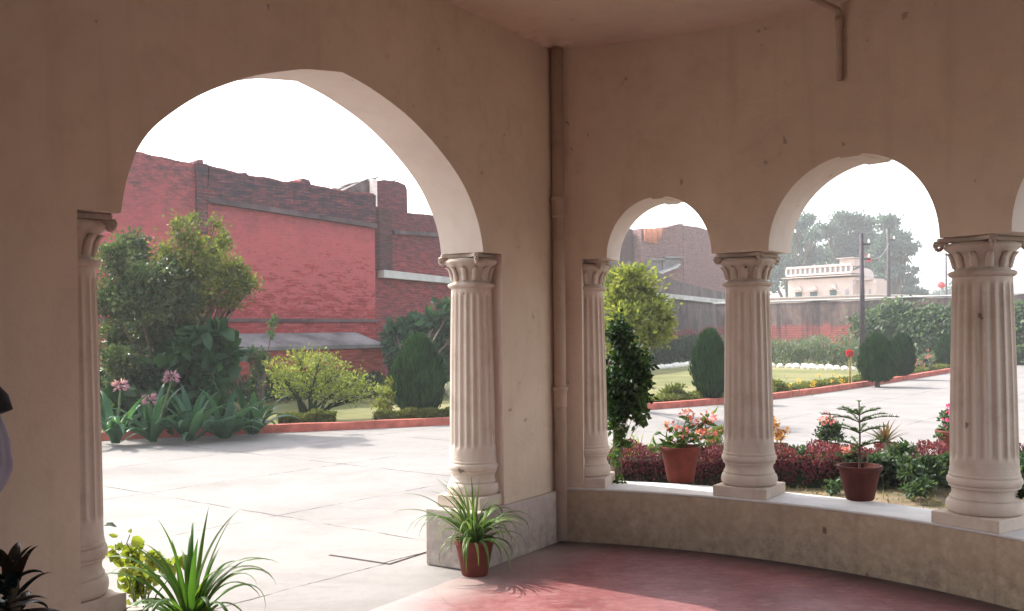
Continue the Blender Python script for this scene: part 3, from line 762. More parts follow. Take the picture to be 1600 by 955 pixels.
# ================================================================ PALE HOUSE beyond the garden wall
M['pale'] = plain('pale_pink_limewash', (.58, .48, .44), .8, .06, 1.5)
M['grey'] = plain('grey_parapet', (.34, .33, .36), .8, .15, 1)
M['glass'] = plain('dark_window', (.05, .10, .12), .3, .2, 1)
p0, ang, px = wframe(1232, 92, 1345, 86)
H1 = thing('house', 'pale pink flat roofed house with a parapet, behind the garden wall', 'house', p0, ang)
def pbox(a, b, y0, y1, name, mat, parent, y=0.0, bevel=0):
    A = px(*a, y); B = px(*b, y); mb = MB(); mb.box(min(A[0], B[0]), max(A[0], B[0]), y0, y1, min(A[1], B[1]), max(A[1], B[1])); return mb.build(name, mat, parent, bevel=bevel)
A = px(1232, 520); B = px(1332, 433); mb = MB(); mb.box(A[0], B[0], 0, 3, 0, B[1]); mb.build('wall', M['pale'], H1)
A2 = px(1367, 437); mb = MB(); mb.box(B[0] + .002, A2[0] - .4, .8, 2.4, 0, A2[1]); mb.build('wing', M['pale'], H1)
pbox((1226, 435), (1336, 430), -.5, 3.3, 'cornice', M['pale'], H1)
pbox((1230, 430), (1332, 427), -.2, 3.1, 'parapet', M['pale'], H1)
pbox((1230, 418), (1332, 415), -.2, 0.1, 'rail', M['pale'], H1)
a0 = px(1230, 427)[0]; a1 = px(1332, 427)[0]; zl = px(1280, 427)[1]; zh = px(1280, 418)[1]
mb = MB(); mb.box(a0, a1, -.04, 0.05, zl - .02, zh + .02); mb.build('panel', M['grey'], H1)
mb = MB(); n = 13
for i in range(n + 1):
    x = a0 + (a1 - a0) * i / n; mb.box(x - .09, x + .09, -.17, -.045, zl, zh)
mb.build('baluster', M['pale'], H1)
pbox((1312, 415), (1334, 404), 1, 2.6, 'turret', M['pale'], H1, 1)
pbox((1309, 405), (1337, 402), .7, 2.9, 'turret_roof', M['pale'], H1, 1)
# round stair dome on the wing
dc = px(1352, 431, 2.2); r = (px(1368, 431, 2.2)[0] - px(1337, 431, 2.2)[0]) / 2
mb = MB(); mb.lathe([(r * 1.0, A2[1]), (r * 1.0, A2[1] + .35), (r * .96, A2[1] + .6)] + [(r * .95 * math.cos(w), A2[1] + .6 + r * .62 * math.sin(w)) for w in [i / 8 * math.pi / 2 for i in range(8)]] + [(.01, A2[1] + .6 + r * .62)], 28, (dc[0] - .3, 2.2), cap=False)
mb.build('dome', M['pale'], H1, smooth=True)
pbox((1330, 439), (1362, 435), .4, 2.7, 'cornice', M['pale'], H1, .8)
for (u0, u1, v0, v1) in ((1243, 1253, 465, 457), (1266, 1277, 464, 456), (1297, 1307, 462, 453)):
    w = pbox((u0, v0), (u1, v1), -.03, -.004, 'window', M['glass'], H1)
    A = px(u0 - 2, v1); B = px(u1 + 2, v1 - 1.5)
    mb = MB(); mb.box(A[0], B[0], -.7, -.032, A[1], B[1]); mb.build('hood', M['pale'], w)
    mb = MB(); q = px(u0 - 1, v1 - 3); q2 = px(u1 + 1, v1 - 3); m_ = (q[0] + q2[0]) / 2
    mb.prism([(m_ + (q2[0] - q[0]) / 2 * math.cos(k / 8 * math.pi), q[1] + .38 * math.sin(k / 8 * math.pi)) for k in range(9)], -.12, -.033)
    mb.build('arch_moulding', M['cloth'] if False else M['pale'], w)
for (u0, u1) in ((1321, 1326), (1348, 1351), (1358, 1361)):
    yy = 0 if u1 < 1330 else .8
    A = px(u0, 466, yy); B = px(u1, 452, yy); mb = MB(); mb.box(A[0], B[0], yy - .03, yy - .004, A[1], B[1]); mb.build('window', M['grey'], H1)
M['red'] = plain('red_cloth', (.55, .05, .05), .8, .1, 3)
# flag on the house
fp = at(1353, 412, 89); mb = MB(); mb.tube([(0, 0, -1.1), (0, 0, .95)], .04, 6)
fg = thing('flag', 'small red flag flying over the pale house', 'flag', fp); mb.build('pole', M['tin'], fg)
mb = MB(); mb.add([(0.05, 0, .95), (.05, 0, .1), (.62, .12, .25), (.40, .05, .62)], [(0, 1, 2, 3)]); o = mb.build('cloth', M['red'], fg); m = o.modifiers.new('t', 'SOLIDIFY'); m.thickness = .03
# long pale wall behind
p0, ang, px = wframe(1180, 76, 1460, 74)
BW = thing('boundary_wall', 'long pale boundary wall far behind the garden wall', 'wall', p0, ang)
mb = MB(); mb.prism([px(1180, 520), px(1460, 520), px(1458, 463), px(1370, 460.5), px(1180, 467)], 0, .5); mb.build('wall', M['pale'], BW)
mb = MB(); mb.prism([px(1180, 467.5), px(1370, 461), px(1458, 463.5), px(1458, 462), px(1370, 459.5), px(1180, 466)], -.12, .62); mb.build('coping', M['stone'], BW)

# poles
M['iron'] = plain('dark_iron', (.07, .055, .065), .7, .3, 5, metal=.3)
def pole(u, vb, vt, d, r, label, arms, zb=0):
    b = at(u, vb, d); t = thing('utility_pole', label, 'pole', (b.x, b.y, zb), 0, 'poles beyond the lawn')
    h = at(u - 1, vt, d).z - zb
    mb = MB(); mb.tube([(0, 0, 0), (0, 0, h * .5), (0, 0, h)], [r, r * .85, r * .62], 10); mb.build('post', M['iron'], t, smooth=True)
    for q in arms:
        mb = MB(); mb.box(-r * .6, r * 3.0, -r * .4, r * .4, h - q - r * .3, h - q + r * .3); cr = mb.build('crossarm', M['iron'], t)
        mb = MB(); mb.lathe([(r * .3, h - q + r * .3), (r * .5, h - q + r * .8), (r * .35, h - q + r * 1.6), (.01, h - q + r * 1.9)], 8, (r * 2.6, 0)); mb.build('insulator', M['stone'], cr)
    return t
pole(1348, 560, 365, 37, .105, 'thick dark utility pole in front of the garden wall', (.40, .95))
pole(1389, 470, 358, 72, .16, 'thin grey utility pole behind the garden wall, right of the pale house', (.8,))
pole(1479, 480, 395, 100, .13, 'faint far utility pole at the right rim of the larger arch', (2.2,))
sg = at(1471, 446, 95); t = thing('signal_lamp', 'small round red signal disc on a mast, far off at the right', 'signal', (sg.x, sg.y, 0))
mb = MB(); mb.tube([(0, 0, 0), (0, 0, sg.z)], .05, 6); mb.build('mast', M['grey'], t)
mb = MB(); mb.lathe([(.02, sg.z - .35), (.3, sg.z - .15), (.38, sg.z), (.25, sg.z + .25), (.02, sg.z + .38)], 12); mb.build('disc', M['red'], t)
for k, (a, b, lb) in enumerate((((1349, 400, 37), (1389, 380, 72), 'higher overhead wire slung between the two poles'), ((1349, 430, 37), (1300, 447, 84), 'lower overhead wire running to the pale house'))):
    A = at(*a); B = at(*b); pts = [A.lerp(B, i / 12) - Vector((0, 0, .5 * math.sin(math.pi * i / 12))) for i in range(13)]
    mb = MB(); mb.tube(pts, .014, 5); o = mb.build('overhead_wire', M['grey']); tag(o, lb, 'wire')

# ================================================================ PLANTS
G = {}
G['far'] = foliage('haze_tinted_leaves', (.08, .125, .12), (.11, .165, .155), trans=.2)  # distance haze is mixed into this paler, bluer leaf colour
G['olive'] = foliage('olive_leaves', (.025, .055, .03), (.07, .10, .045), (.20, .21, .09), trans=.3, rough=.35)
G['dark'] = foliage('dark_green_leaves', (.008, .026, .014), (.022, .055, .026), (.06, .11, .055), trans=.25, rough=.35)
G['big'] = foliage('large_glossy_leaves', (.012, .04, .018), (.03, .085, .032), (.09, .17, .08), trans=.3, rough=.28)
G['strap'] = foliage('lily_straps', (.02, .07, .04), (.06, .14, .08), (.16, .25, .16), trans=.35, rough=.35)
G['yellow'] = foliage('yellow_green_leaves', (.12, .14, .03), (.22, .23, .05), (.32, .28, .09), trans=.45)
G['thuja'] = foliage('thuja_sprays', (.008, .030, .010), (.022, .065, .018), (.05, .12, .03), trans=.2, rough=.7)
G['ivy'] = foliage('pale_ivy', (.03, .07, .035), (.09, .15, .07), (.20, .26, .13), trans=.35)
G['purple'] = foliage('purple_hedge', (.06, .012, .025), (.16, .035, .06), (.34, .12, .15), trans=.4)
G['rose'] = foliage('rose_leaves', (.015, .035, .018), (.05, .09, .045), (.16, .17, .12), trans=.35, rough=.4)
G['clip'] = foliage('clipped_edging', (.07, .10, .025), (.16, .18, .045), (.24, .23, .06), trans=.35)
G['spider'] = foliage('spider_leaves', (.03, .09, .02), (.08, .16, .03), (.16, .22, .05), trans=.4, rough=.35)
G['lime'] = foliage('lime_leaves', (.12, .16, .03), (.25, .28, .05), (.34, .31, .07), trans=.5)
G['croton'] = foliage('dark_cordyline', (.006, .014, .014), (.014, .032, .03), (.09, .035, .02), trans=.15, rough=.3)
G['pink'] = foliage('pink_petals', (.55, .10, .14), (.70, .22, .25), trans=.4)
G['magenta'] = foliage('magenta_petals', (.55, .04, .20), (.70, .12, .35), trans=.4)
G['lilac'] = foliage('lilac_petals', (.36, .17, .32), (.56, .33, .48), trans=.4)
G['orange'] = foliage('orange_leaves', (.42, .16, .06), (.55, .30, .14), trans=.4)
G['flame'] = foliage('yellow_petals', (.70, .38, .02), (.80, .50, .05), trans=.3)
G['white'] = foliage('white_petals', (.70, .68, .66), (.80, .78, .72), trans=.3)
G['pine'] = foliage('araucaria_needles', (.06, .12, .04), (.11, .18, .06), trans=.2)
G['redball'] = foliage('red_petals', (.45, .01, .03), (.60, .03, .05), trans=.3)

def clumps_px(cl, d, dd=.8):
    """clumps given as (u, v, ru, rv) in the photograph at depth d -> centres and radii in metres"""
    out = []
    for q in cl:
        u, v, ru, rv = q[:4]; e = q[4] if len(q) > 4 else rnd.uniform(-.5, .5) * dd
        D = d + e; c = at(u, v, D); out.append((c, (ru * D / F, (ru + rv) / 2 * D / F, rv * D / F)))
    return out
def shrub(name, label, cat, base, cl, n, L, W, mat, group=None, trunk=.04, shape='leaf', hollow=2.0, trunk_mat=None, up=.3, stems=1, sub=7, sg=.27):
    t = thing(name, label, cat, base, 0, group)
    P = []; D = []; B = Vector(base)
    vol = [c[1][0] * c[1][2] + .0001 for c in cl]; tv = sum(vol)
    mb = MB(); ends = []
    for (c, r), vv in zip(cl, vol):
        m = max(8, int(n * vv / tv)); c = np.array(c - B)
        k = max(3, sub)
        q = NR.normal(size=(k, 3)); q /= np.linalg.norm(q, axis=1, keepdims=True)
        cen = c + q * NR.uniform(.35, .82, (k, 1)) * np.array(r)
        idx = NR.randint(0, k, m); sig = np.array(r) * sg * np.where((NR.uniform(size=(m, 1)) < .2) & (shape == 'leaf') & (L < .3), 1.7, .95)
        p = cen[idx] + NR.normal(size=(m, 3)) * sig
        P.append(p); dd = (p - c) / np.array(r) + NR.normal(size=(m, 3)) * .7 + np.array([0, 0, up]); D.append(dd)
        ends.append((c, cen))
    P = np.vstack(P); D = np.vstack(D); keep = P[:, 2] > .01 - B.z * 0; P = P[keep]; D = D[keep]
    if trunk:
        for i, (c, cen) in enumerate(ends):
            s0 = Vector((rnd.uniform(-1, 1) * trunk * (stems - 1) * 1.5, rnd.uniform(-1, 1) * trunk * (stems - 1), 0)) if stems > 1 else Vector((0, 0, 0))
            c = Vector(c); mid = s0.lerp(c, .45) + Vector((0, 0, c.z * .12)); mid.x *= .75
            mb.tube([s0, s0.lerp(mid, .5) + Vector((rnd.uniform(-.02, .02), 0, 0)), mid, c], [trunk, trunk * .75, trunk * .5, trunk * .22], 7)
            for q in cen[:5]:
                mb.tube([mid.lerp(c, .5), Vector(q)], [trunk * .25, trunk * .08], 4)
        mb.build('trunk' if stems == 1 else 'stem', trunk_mat or M['bark'], t, smooth=True)
    leaf_mesh('crown' if cat == 'tree' else 'foliage', P, D, L, W, mat, t, shape=shape)
    return t
def petals(parent, centers, r, n, L, mat, name='flower', each=True):
    for c in centers:
        P, D = cloud(n, c, (r, r, r * .7)); leaf_mesh(name, P, D, L, L * .6, mat, parent)

# far trees
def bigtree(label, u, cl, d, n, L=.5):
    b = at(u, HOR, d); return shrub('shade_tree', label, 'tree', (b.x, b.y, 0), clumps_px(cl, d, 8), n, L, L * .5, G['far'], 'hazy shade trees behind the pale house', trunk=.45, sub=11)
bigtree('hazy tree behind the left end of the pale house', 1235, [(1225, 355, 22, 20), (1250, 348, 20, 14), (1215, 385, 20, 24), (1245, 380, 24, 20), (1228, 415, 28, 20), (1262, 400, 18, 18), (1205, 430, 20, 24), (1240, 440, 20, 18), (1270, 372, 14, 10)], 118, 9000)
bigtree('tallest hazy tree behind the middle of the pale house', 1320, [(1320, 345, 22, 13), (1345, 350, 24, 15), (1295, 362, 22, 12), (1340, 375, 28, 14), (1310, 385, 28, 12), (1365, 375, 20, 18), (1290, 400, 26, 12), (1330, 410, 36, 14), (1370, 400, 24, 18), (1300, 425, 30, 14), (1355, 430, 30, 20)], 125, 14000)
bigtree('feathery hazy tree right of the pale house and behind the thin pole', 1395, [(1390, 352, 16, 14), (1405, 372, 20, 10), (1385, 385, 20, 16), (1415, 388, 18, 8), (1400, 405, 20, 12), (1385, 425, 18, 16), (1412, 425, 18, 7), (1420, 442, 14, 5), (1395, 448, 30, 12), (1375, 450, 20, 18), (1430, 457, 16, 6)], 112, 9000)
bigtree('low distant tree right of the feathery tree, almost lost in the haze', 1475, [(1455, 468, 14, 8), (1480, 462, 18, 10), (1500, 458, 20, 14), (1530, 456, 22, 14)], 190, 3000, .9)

# ivy over the garden wall
def ivy(label, ul, ur, vt, vb, n, mat, name='ivy', cat='climber', yoff=-.25, px=W3px, p0=W3p, a=W3a, L=.2, parentgroup=None, edge=18):
    t = thing(name, label, cat, p0, a, parentgroup); P = []; D = []
    zs0 = px(ul, vb); zs1 = px(ur, vt)
    k = 60; cen = []
    for _ in range(k):
        u = rnd.uniform(ul, ur); f = (u - ul) / (ur - ul); top = vt + (edge * max(0, .25 - f) * 4) + rnd.uniform(-3, 4)
        v = rnd.uniform(top, vb); q = px(u, v); cen.append((q[0], yoff - rnd.uniform(0, .35), max(.1, q[1])))
    cen = np.array(cen); idx = NR.randint(0, k, n); P = cen[idx] + NR.normal(size=(n, 3)) * np.array([.42, .14, .20])
    P[:, 1] = np.minimum(P[:, 1], -.03 + 0 * P[:, 1]) ; P[:, 2] = np.clip(P[:, 2], .05, None)
    D = NR.normal(size=(n, 3)) * .6 + np.array([0, -.8, -.5])
    leaf_mesh('foliage', P, D, L, L * .75, mat, t, nrm=np.array([0, -1, .6]) * np.ones((n, 3)))
    mb = MB()
    for i in range(14):
        c = cen[i]; mb.tube([(c[0] + rnd.uniform(-.4, .4), -.04, 0), (c[0], -.06, c[2] * .5), tuple(c)], [.04, .03, .01], 5)
    mb.build('stem', M['bark'], t)
    return t
ivy('pale green ivy swelling over the top of the garden wall, right of the thick pole', 1364, 1500, 482, 562, 15000, G['ivy'], edge=14)
ivy('dark green ivy sheet covering the garden wall far at the right edge', 1505, 1640, 484, 560, 3500, G['ivy'])
# bed of grey-green plants at the foot of the garden wall
def bedplants(label, ul, ur, v0, v1, d0, d1, n, mats, name='border_plants'):
    P = []; D = []; 
    t = thing(name, label, 'plants', (0, 0, 0))
    k = int((ur - ul) / 5)
    for i in range(k):
        u = ul + (ur - ul) * (i + rnd.random()) / k; f = (u - ul) / (ur - ul); d = d0 + (d1 - d0) * f + rnd.uniform(-.6, .9)
        c = at(u, HOR, d); h = rnd.uniform(v0, v1)
        m = n // k; p = np.zeros((m, 3)); p[:, 0] = c.x + NR.normal(size=m) * .22; p[:, 1] = c.y + NR.normal(size=m) * .25; p[:, 2] = .05 + np.abs(NR.uniform(0, 1, m)) ** .8 * h
        P.append(p); q = NR.normal(size=(m, 3)) * .6; q[:, 2] += .9; D.append(q)
    leaf_mesh('foliage', np.vstack(P), np.vstack(D), .16, .06, mats, t); return t
G['sage'] = foliage('sage_border', (.09, .13, .10), (.16, .20, .15), (.26, .26, .18), trans=.3)
bp = bedplants('grey green border plants at the foot of the garden wall', 1135, 1345, .5, 1.15, 41.5, 38, 6000, G['sage'])
bp = bedplants('dark border plants under the receding brick wall, in the small arch', 1000, 1095, .6, 1.4, 40.5, 43.5, 4000, G['dark'])

# white edging stones
k = 0
st_me = None
def stone_mesh():
    bm = bmesh.new(); bmesh.ops.create_icosphere(bm, subdivisions=2, radius=.12)
    for v in bm.verts: v.co.z *= .9; v.co *= 1 + .12 * math.sin(v.co.x * 40 + v.co.y * 31)
    me = bpy.data.meshes.new('edging_stone'); bm.to_mesh(me); bm.free(); me.materials.append(M['stone']); return me
st_me = stone_mesh()
for (ua, va, ub, vb, n, lb) in ((1018, 578, 1088, 571, 13, 'whitewashed edging stone of the far bed, seen in the small arch'), (1206, 574, 1345, 580, 12, 'whitewashed edging stone of the far bed, seen in the larger arch')):
    for i in range(n):
        f = i / (n - 1); u = ua + (ub - ua) * f + rnd.uniform(-1, 1); v = va + (vb - va) * f; p = gp(u, v, .045)
        o = bpy.data.objects.new('edging_stone', st_me); COL.objects.link(o); o.location = (p.x, p.y, .10); o.rotation_euler = (0, 0, rnd.uniform(0, 6)); s = rnd.uniform(.9, 1.4); o.scale = (s, s, s)
        tag(o, lb, 'stone', lb.replace('whitewashed edging stone', 'whitewashed edging stones'))

# thuja (clipped arbor vitae)
def thuja(label, u, vt, vb, d, wpx, n=7000, dark=.0):
    b = gp(u, vb, .045); d = b.y; H = (vb - vt) * d / F; Rm = wpx / 2 * d / F
    t = thing('thuja', label, 'shrub', (b.x, b.y, .04), 0, 'clipped thuja bushes on the lawn')
    prof = lambda f: Rm * (math.sin(math.pi * min(1, (f * .93 + .07)) ** .85) ** .55 if f < 1 else 0)
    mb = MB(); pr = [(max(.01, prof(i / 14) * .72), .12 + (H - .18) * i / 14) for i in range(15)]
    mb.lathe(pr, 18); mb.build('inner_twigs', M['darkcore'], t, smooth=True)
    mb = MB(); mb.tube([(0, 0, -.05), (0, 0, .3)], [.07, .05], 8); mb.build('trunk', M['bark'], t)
    f = NR.uniform(0, 1, n) ** .9; w = NR.uniform(0, 2 * math.pi, n)
    rr = np.array([prof(x) for x in f]); lump = 1 + .09 * np.sin(w * 4 + f * 9 + u) + .07 * np.sin(w * 7 - f * 17) + .05 * np.sin(w * 15 + f * 5)
    rr = rr * lump * NR.uniform(.68, 1.0, n)
    P = np.stack([rr * np.cos(w), rr * np.sin(w), .08 + f * (H - .10) - .05 * H * .3], 1)
    D = np.stack([np.cos(w) * .28, np.sin(w) * .28, np.full(n, 1.0)], 1) + NR.normal(size=(n, 3)) * .16
    nr = np.stack([np.cos(w), np.sin(w), np.full(n, .2)], 1)
    leaf_mesh('foliage', P, D, .15 * H / 1.6 + .04, .026 * H / 1.6 + .006, G['thuja'], t, nrm=nr)
    return t
thuja('clipped thuja standing alone at the kerb, seen in the wide arch', 655, 532, 655, 0, 76, 8500)
thuja('clipped thuja partly behind the second column, seen in the small arch', 1110, 522, 627, 0, 52, 7000)
thuja('front left thuja of the pair seen in the larger arch', 1371, 527, 602, 0, 54, 7000)
thuja('rear right thuja of the pair seen in the larger arch', 1409, 525, 591, 0, 38, 6000)
thuja('small thuja in front of the ivy, beside the rightmost column', 1480, 526, 577, 0, 32, 5000)

# clipped edging along the kerb
def edging(label, L, n, h, w, mat, name='edging_hedge', size=.05, sp=None):
    t = thing(name, label, 'hedge', (0, 0, 0)); P = []
    L = [Vector(p) for p in L]; seg = [(L[i + 1] - L[i]).length for i in range(len(L) - 1)]; tot = sum(seg)
    cnt = NR.multinomial(n, np.array(seg) / tot)
    for i, m in enumerate(cnt):
        f = NR.uniform(0, 1, m); a = NR.uniform(-1, 1, m); z = NR.uniform(0, 1, m) ** .5
        side = z < .8; a = np.where(side, np.sign(a) * (.74 + .26 * np.abs(a)), a)
        tdir = (L[i + 1] - L[i]).normalized(); nn = Vector((-tdir.y, tdir.x))
        x = L[i].x + (L[i + 1].x - L[i].x) * f + nn.x * a * w * (1 - .3 * z ** 4); y = L[i].y + (L[i + 1].y - L[i].y) * f + nn.y * a * w * (1 - .3 * z ** 4)
        hh = h * (1 + .10 * np.sin(x * 7 + y * 3) + .08 * np.sin(x * 17))
        P.append(np.stack([x, y, .03 + z * hh], 1))
    P = np.vstack(P); D = NR.normal(size=P.shape) * .6 + np.array([0, 0, .9])
    leaf_mesh('foliage', P, D, size, size * .55, mat, t)
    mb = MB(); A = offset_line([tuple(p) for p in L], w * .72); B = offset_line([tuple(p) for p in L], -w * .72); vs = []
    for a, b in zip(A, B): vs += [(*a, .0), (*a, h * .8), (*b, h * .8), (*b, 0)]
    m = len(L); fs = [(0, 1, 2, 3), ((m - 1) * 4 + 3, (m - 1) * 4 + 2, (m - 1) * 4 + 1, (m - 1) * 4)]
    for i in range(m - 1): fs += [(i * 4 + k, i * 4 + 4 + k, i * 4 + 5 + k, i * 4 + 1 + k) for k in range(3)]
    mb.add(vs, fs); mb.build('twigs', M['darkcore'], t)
    return t
def kline(u0, u1, off):
    out = []
    for p in offset_line(KL, off):
        u = 800 + F * p[0] / p[1]
        if u0 <= u <= u1: out.append(p)
    return out
def kdense(u0, u1, off):
    dense = smoothline(KERB, 30); out = []
    for p in offset_line(dense, off):
        u = 800 + F * p[0] / p[1]
        if u0 <= u <= u1: out.append(p)
    return out
edging('low clipped edging hedge along the kerb, right part seen in the wide arch', kdense(572, 735, .42), 5000, .20, .14, G['clip'])
edging('low clipped edging hedge at the foot of the airy bush', kdense(425, 535, .42), 3500, .22, .16, G['clip'])
edging('long clipped yellow green edging hedge beside the curving drive', kdense(940, 1560, .42), 16000, .17, .17, G['clip'], size=.07)

# the tree and shrubs left of the wide arch
shrub('young_tree', 'olive green young tree with yellowing top, left in the wide arch', 'tree', (*gp(262, 668)[:2], 0),
      clumps_px([(175, 400, 26, 24), (205, 385, 24, 20), (190, 440, 36, 30), (235, 430, 32, 28), (165, 470, 30, 30), (215, 480, 38, 30), (255, 455, 30, 30), (240, 520, 40, 26), (180, 530, 30, 30), (265, 500, 26, 26), (190, 565, 32, 26), (262, 425, 26, 24), (285, 470, 26, 24), (290, 520, 30, 22), (215, 350 + 60, 20, 18)], 15.8, 1.6), 16000, .085, .042, G['olive'], trunk=.06, sub=16, sg=.27)
shrub('yellowing_tree', 'yellow tipped upper branches of a slender tree before the red wall', 'tree', (*gp(300, 665)[:2], 0),
      clumps_px([(283, 360, 14, 20), (300, 385, 24, 22), (325, 400, 24, 24), (350, 415, 24, 24), (372, 430, 20, 22), (310, 430, 30, 24), (345, 450, 28, 20), (285, 420, 26, 28), (335, 350, 8, 12), (350, 372, 8, 14), (380, 450, 22, 14), (320, 470, 26, 16), (395, 440, 12, 10), (360, 440, 26, 16), (338, 385, 20, 16), (300, 345, 14, 12), (262, 395, 20, 20), (360, 470, 22, 12)], 16.2, 1.2), 7000, .075, .036, G['yellow'] if False else foliage('autumn_olive', (.045, .075, .025), (.13, .15, .04), (.30, .27, .08), trans=.45), trunk=.045, sub=16, sg=.28)
t = shrub('philodendron', 'large glossy leaved plant under the olive tree', 'plant', (*gp(305, 672)[:2], 0),
      clumps_px([(330, 520, 26, 16), (345, 550, 22, 22), (310, 545, 30, 26), (300, 580, 34, 26), (335, 590, 26, 22), (275, 560, 26, 26), (250, 590, 30, 26), (200, 595, 34, 22), (320, 625, 30, 20), (190, 640, 30, 22), (260, 640, 34, 20)], 15.6, .9), 1300, .24, .18, G['big'], trunk=.03, shape='big', stems=4, up=-.2)
shrub('shade_shrub', 'dense dark undergrowth shrub behind the lilies', 'shrub', (*gp(225, 672)[:2], 0),
      clumps_px([(180, 620, 34, 34), (230, 615, 40, 34), (285, 620, 40, 30), (205, 570, 40, 34), (330, 640, 34, 16)], 16.6, .6), 7000, .12, .07, G['dark'], trunk=.03, stems=4)
# crinum lilies
def lily(label, u, v, n, L, flowers=(), seed=0):
    b = gp(u, v, .05); t = thing('crinum_lily', label, 'plant', (b.x, b.y, .03), 0, 'broad strap leaved lilies behind the kerb')
    mb = MB(); rr = random.Random(seed)
    for i in range(n):
        az = 2 * math.pi * i / n + rr.uniform(-.3, .3); el = rr.uniform(.55, 1.35)
        mb.blade((rr.uniform(-.04, .04), rr.uniform(-.04, .04), .0), az, L * rr.uniform(.75, 1.15), .14 * rr.uniform(.8, 1.2), el, rr.uniform(1.2, 2.2) if el < 1.2 else rr.uniform(.6, 1.4), 10, .22, rr.uniform(-.5, .5))
    mb.build('leaf', G['strap'], t, smooth=True)
    for (fu, fv) in flowers:
        p = at(fu, fv, b.y - .05) - Vector((b.x, b.y, .03))
        mb = MB(); mb.tube([(0, 0, 0), (p.x * .6, p.y * .5, p.z * .6), (p.x, p.y, p.z - .05)], [.02, .016, .013], 7); sc = mb.build('flower_stalk', M['stem'], t)
        P = []; D = []
        for k in range(26):
            w = rr.uniform(0, 6.28); e = rr.uniform(-.5, 1.0); dv = Vector((math.cos(w) * math.cos(e), math.sin(w) * math.cos(e), math.sin(e)))
            for q in range(6):
                P.append(p + dv * .06); D.append(dv + Vector((rr.uniform(-.5, .5), rr.uniform(-.5, .5), rr.uniform(-.9, .1))))
        leaf_mesh('flower', P, D, .068, .022, G['lilac'], sc)
    return t
lily('strap leaved lily at the left with the highest flower head to its right', 182, 690, 16, 1.0, ((188, 603),), 1)
lily('strap leaved lily with a lilac flower head low over the kerb', 240, 688, 16, .95, ((233, 625), (268, 590)), 2)
lily('flowerless strap leaved lily right of the flowering ones', 296, 686, 18, .95, (), 3)
lily('upright flowerless lily with pale young leaves', 352, 682, 20, .95, (), 4)
lily('spreading flowerless lily at the right end of its row', 396, 676, 18, .85, (), 5)
# airy bush and creepers
shrub('airy_bush', 'airy yellow green bush with a dark vase shaped trunk before the buttress', 'bush', (*gp(481, 664)[:2], 0),
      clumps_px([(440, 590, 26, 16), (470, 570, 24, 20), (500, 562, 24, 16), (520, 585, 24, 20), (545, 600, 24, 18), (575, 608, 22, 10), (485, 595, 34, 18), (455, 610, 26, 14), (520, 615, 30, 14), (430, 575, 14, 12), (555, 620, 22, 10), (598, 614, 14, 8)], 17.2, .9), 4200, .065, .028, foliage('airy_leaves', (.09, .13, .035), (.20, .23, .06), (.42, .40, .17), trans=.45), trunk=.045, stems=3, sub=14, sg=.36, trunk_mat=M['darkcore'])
shrub('sapling', 'small leafy sapling with yellow blooms right of the airy bush', 'plant', (*gp(612, 650)[:2], 0), clumps_px([(600, 612, 10, 8), (610, 600, 8, 8), (615, 622, 12, 8), (592, 628, 10, 7), (606, 636, 8, 6)], 18.4, .2), 700, .07, .04, G['yellow'], trunk=.012)
shrub('wall_creeper', 'thin creeper with pale leaves on the buttress left of the airy bush', 'climber', (*gp(408, 645)[:2], 0), clumps_px([(395, 555, 12, 8), (412, 560, 10, 10), (405, 580, 12, 10), (398, 600, 12, 10), (408, 620, 10, 12), (428, 505, 5, 8), (424, 520, 4, 6)], 20, .3), 900, .09, .06, G['lime'] if False else G['ivy'], trunk=.02, sub=5)
shrub('leafy_climber', 'dark leafy climber hanging from the receding wall behind the lone thuja', 'climber', (*gp(640, 640)[:2], 0),
      clumps_px([(620, 525, 20, 12), (650, 515, 26, 14), (680, 505, 26, 16), (700, 490, 20, 14), (715, 520, 20, 20), (690, 540, 26, 18), (640, 540, 24, 12), (700, 570, 20, 24), (625, 560, 12, 22), (715, 600, 12, 20)], 24.5, .8), 6500, .26, .12, foliage('climber_leaves', (.02, .06, .035), (.05, .12, .06), (.09, .17, .09), trans=.3, rough=.35), trunk=.05, up=-.5, stems=3)
P_ = bedplants('low dark leafy growth at the foot of the buttress', 380, 600, .25, .6, 21.5, 23.5, 2600, G['dark'])
shrub('white_flower_clump', 'small clump of white flowers right of the lone thuja', 'plant', (*gp(705, 616)[:2], 0), clumps_px([(703, 608, 10, 6), (712, 604, 8, 6)], 23, .2), 260, .09, .07, G['white'], trunk=.01)
# plants seen in the small arch
shrub('garden_shrub', 'bright yellow green shrub just beyond the half hidden column', 'shrub', (*gp(985, 640)[:2], 0),
      clumps_px([(965, 440, 20, 14), (985, 430, 18, 12), (1000, 450, 22, 16), (970, 465, 24, 18), (1010, 475, 24, 16), (985, 495, 30, 18), (1025, 490, 20, 12), (960, 520, 22, 18), (1005, 525, 26, 16), (1030, 515, 16, 10), (975, 545, 24, 14), (1040, 500, 14, 8)], 17, 1.0), 9500, .10, .045, foliage('sunny_shrub', (.10, .14, .03), (.22, .24, .06), (.42, .38, .14), trans=.45), trunk=.04, stems=2, sub=12, sg=.36)
cr = [(968, 520, 18, 22, 0), (980, 560, 26, 26, .1), (975, 600, 26, 26, 0), (990, 585, 22, 26, 0), (968, 640, 20, 24, 0), (985, 625, 22, 20, .1)]
shrub('creeper', 'dark dense creeper hanging behind the half hidden column', 'climber', (*gp(958, 775, 0)[:2], 0), clumps_px(cr, 8.3, .1), 6500, .05, .032, foliage('creeper_leaves', (.006, .02, .006), (.018, .05, .012), (.04, .09, .02), trans=.25), trunk=.02, stems=2, sub=12, up=-.4)
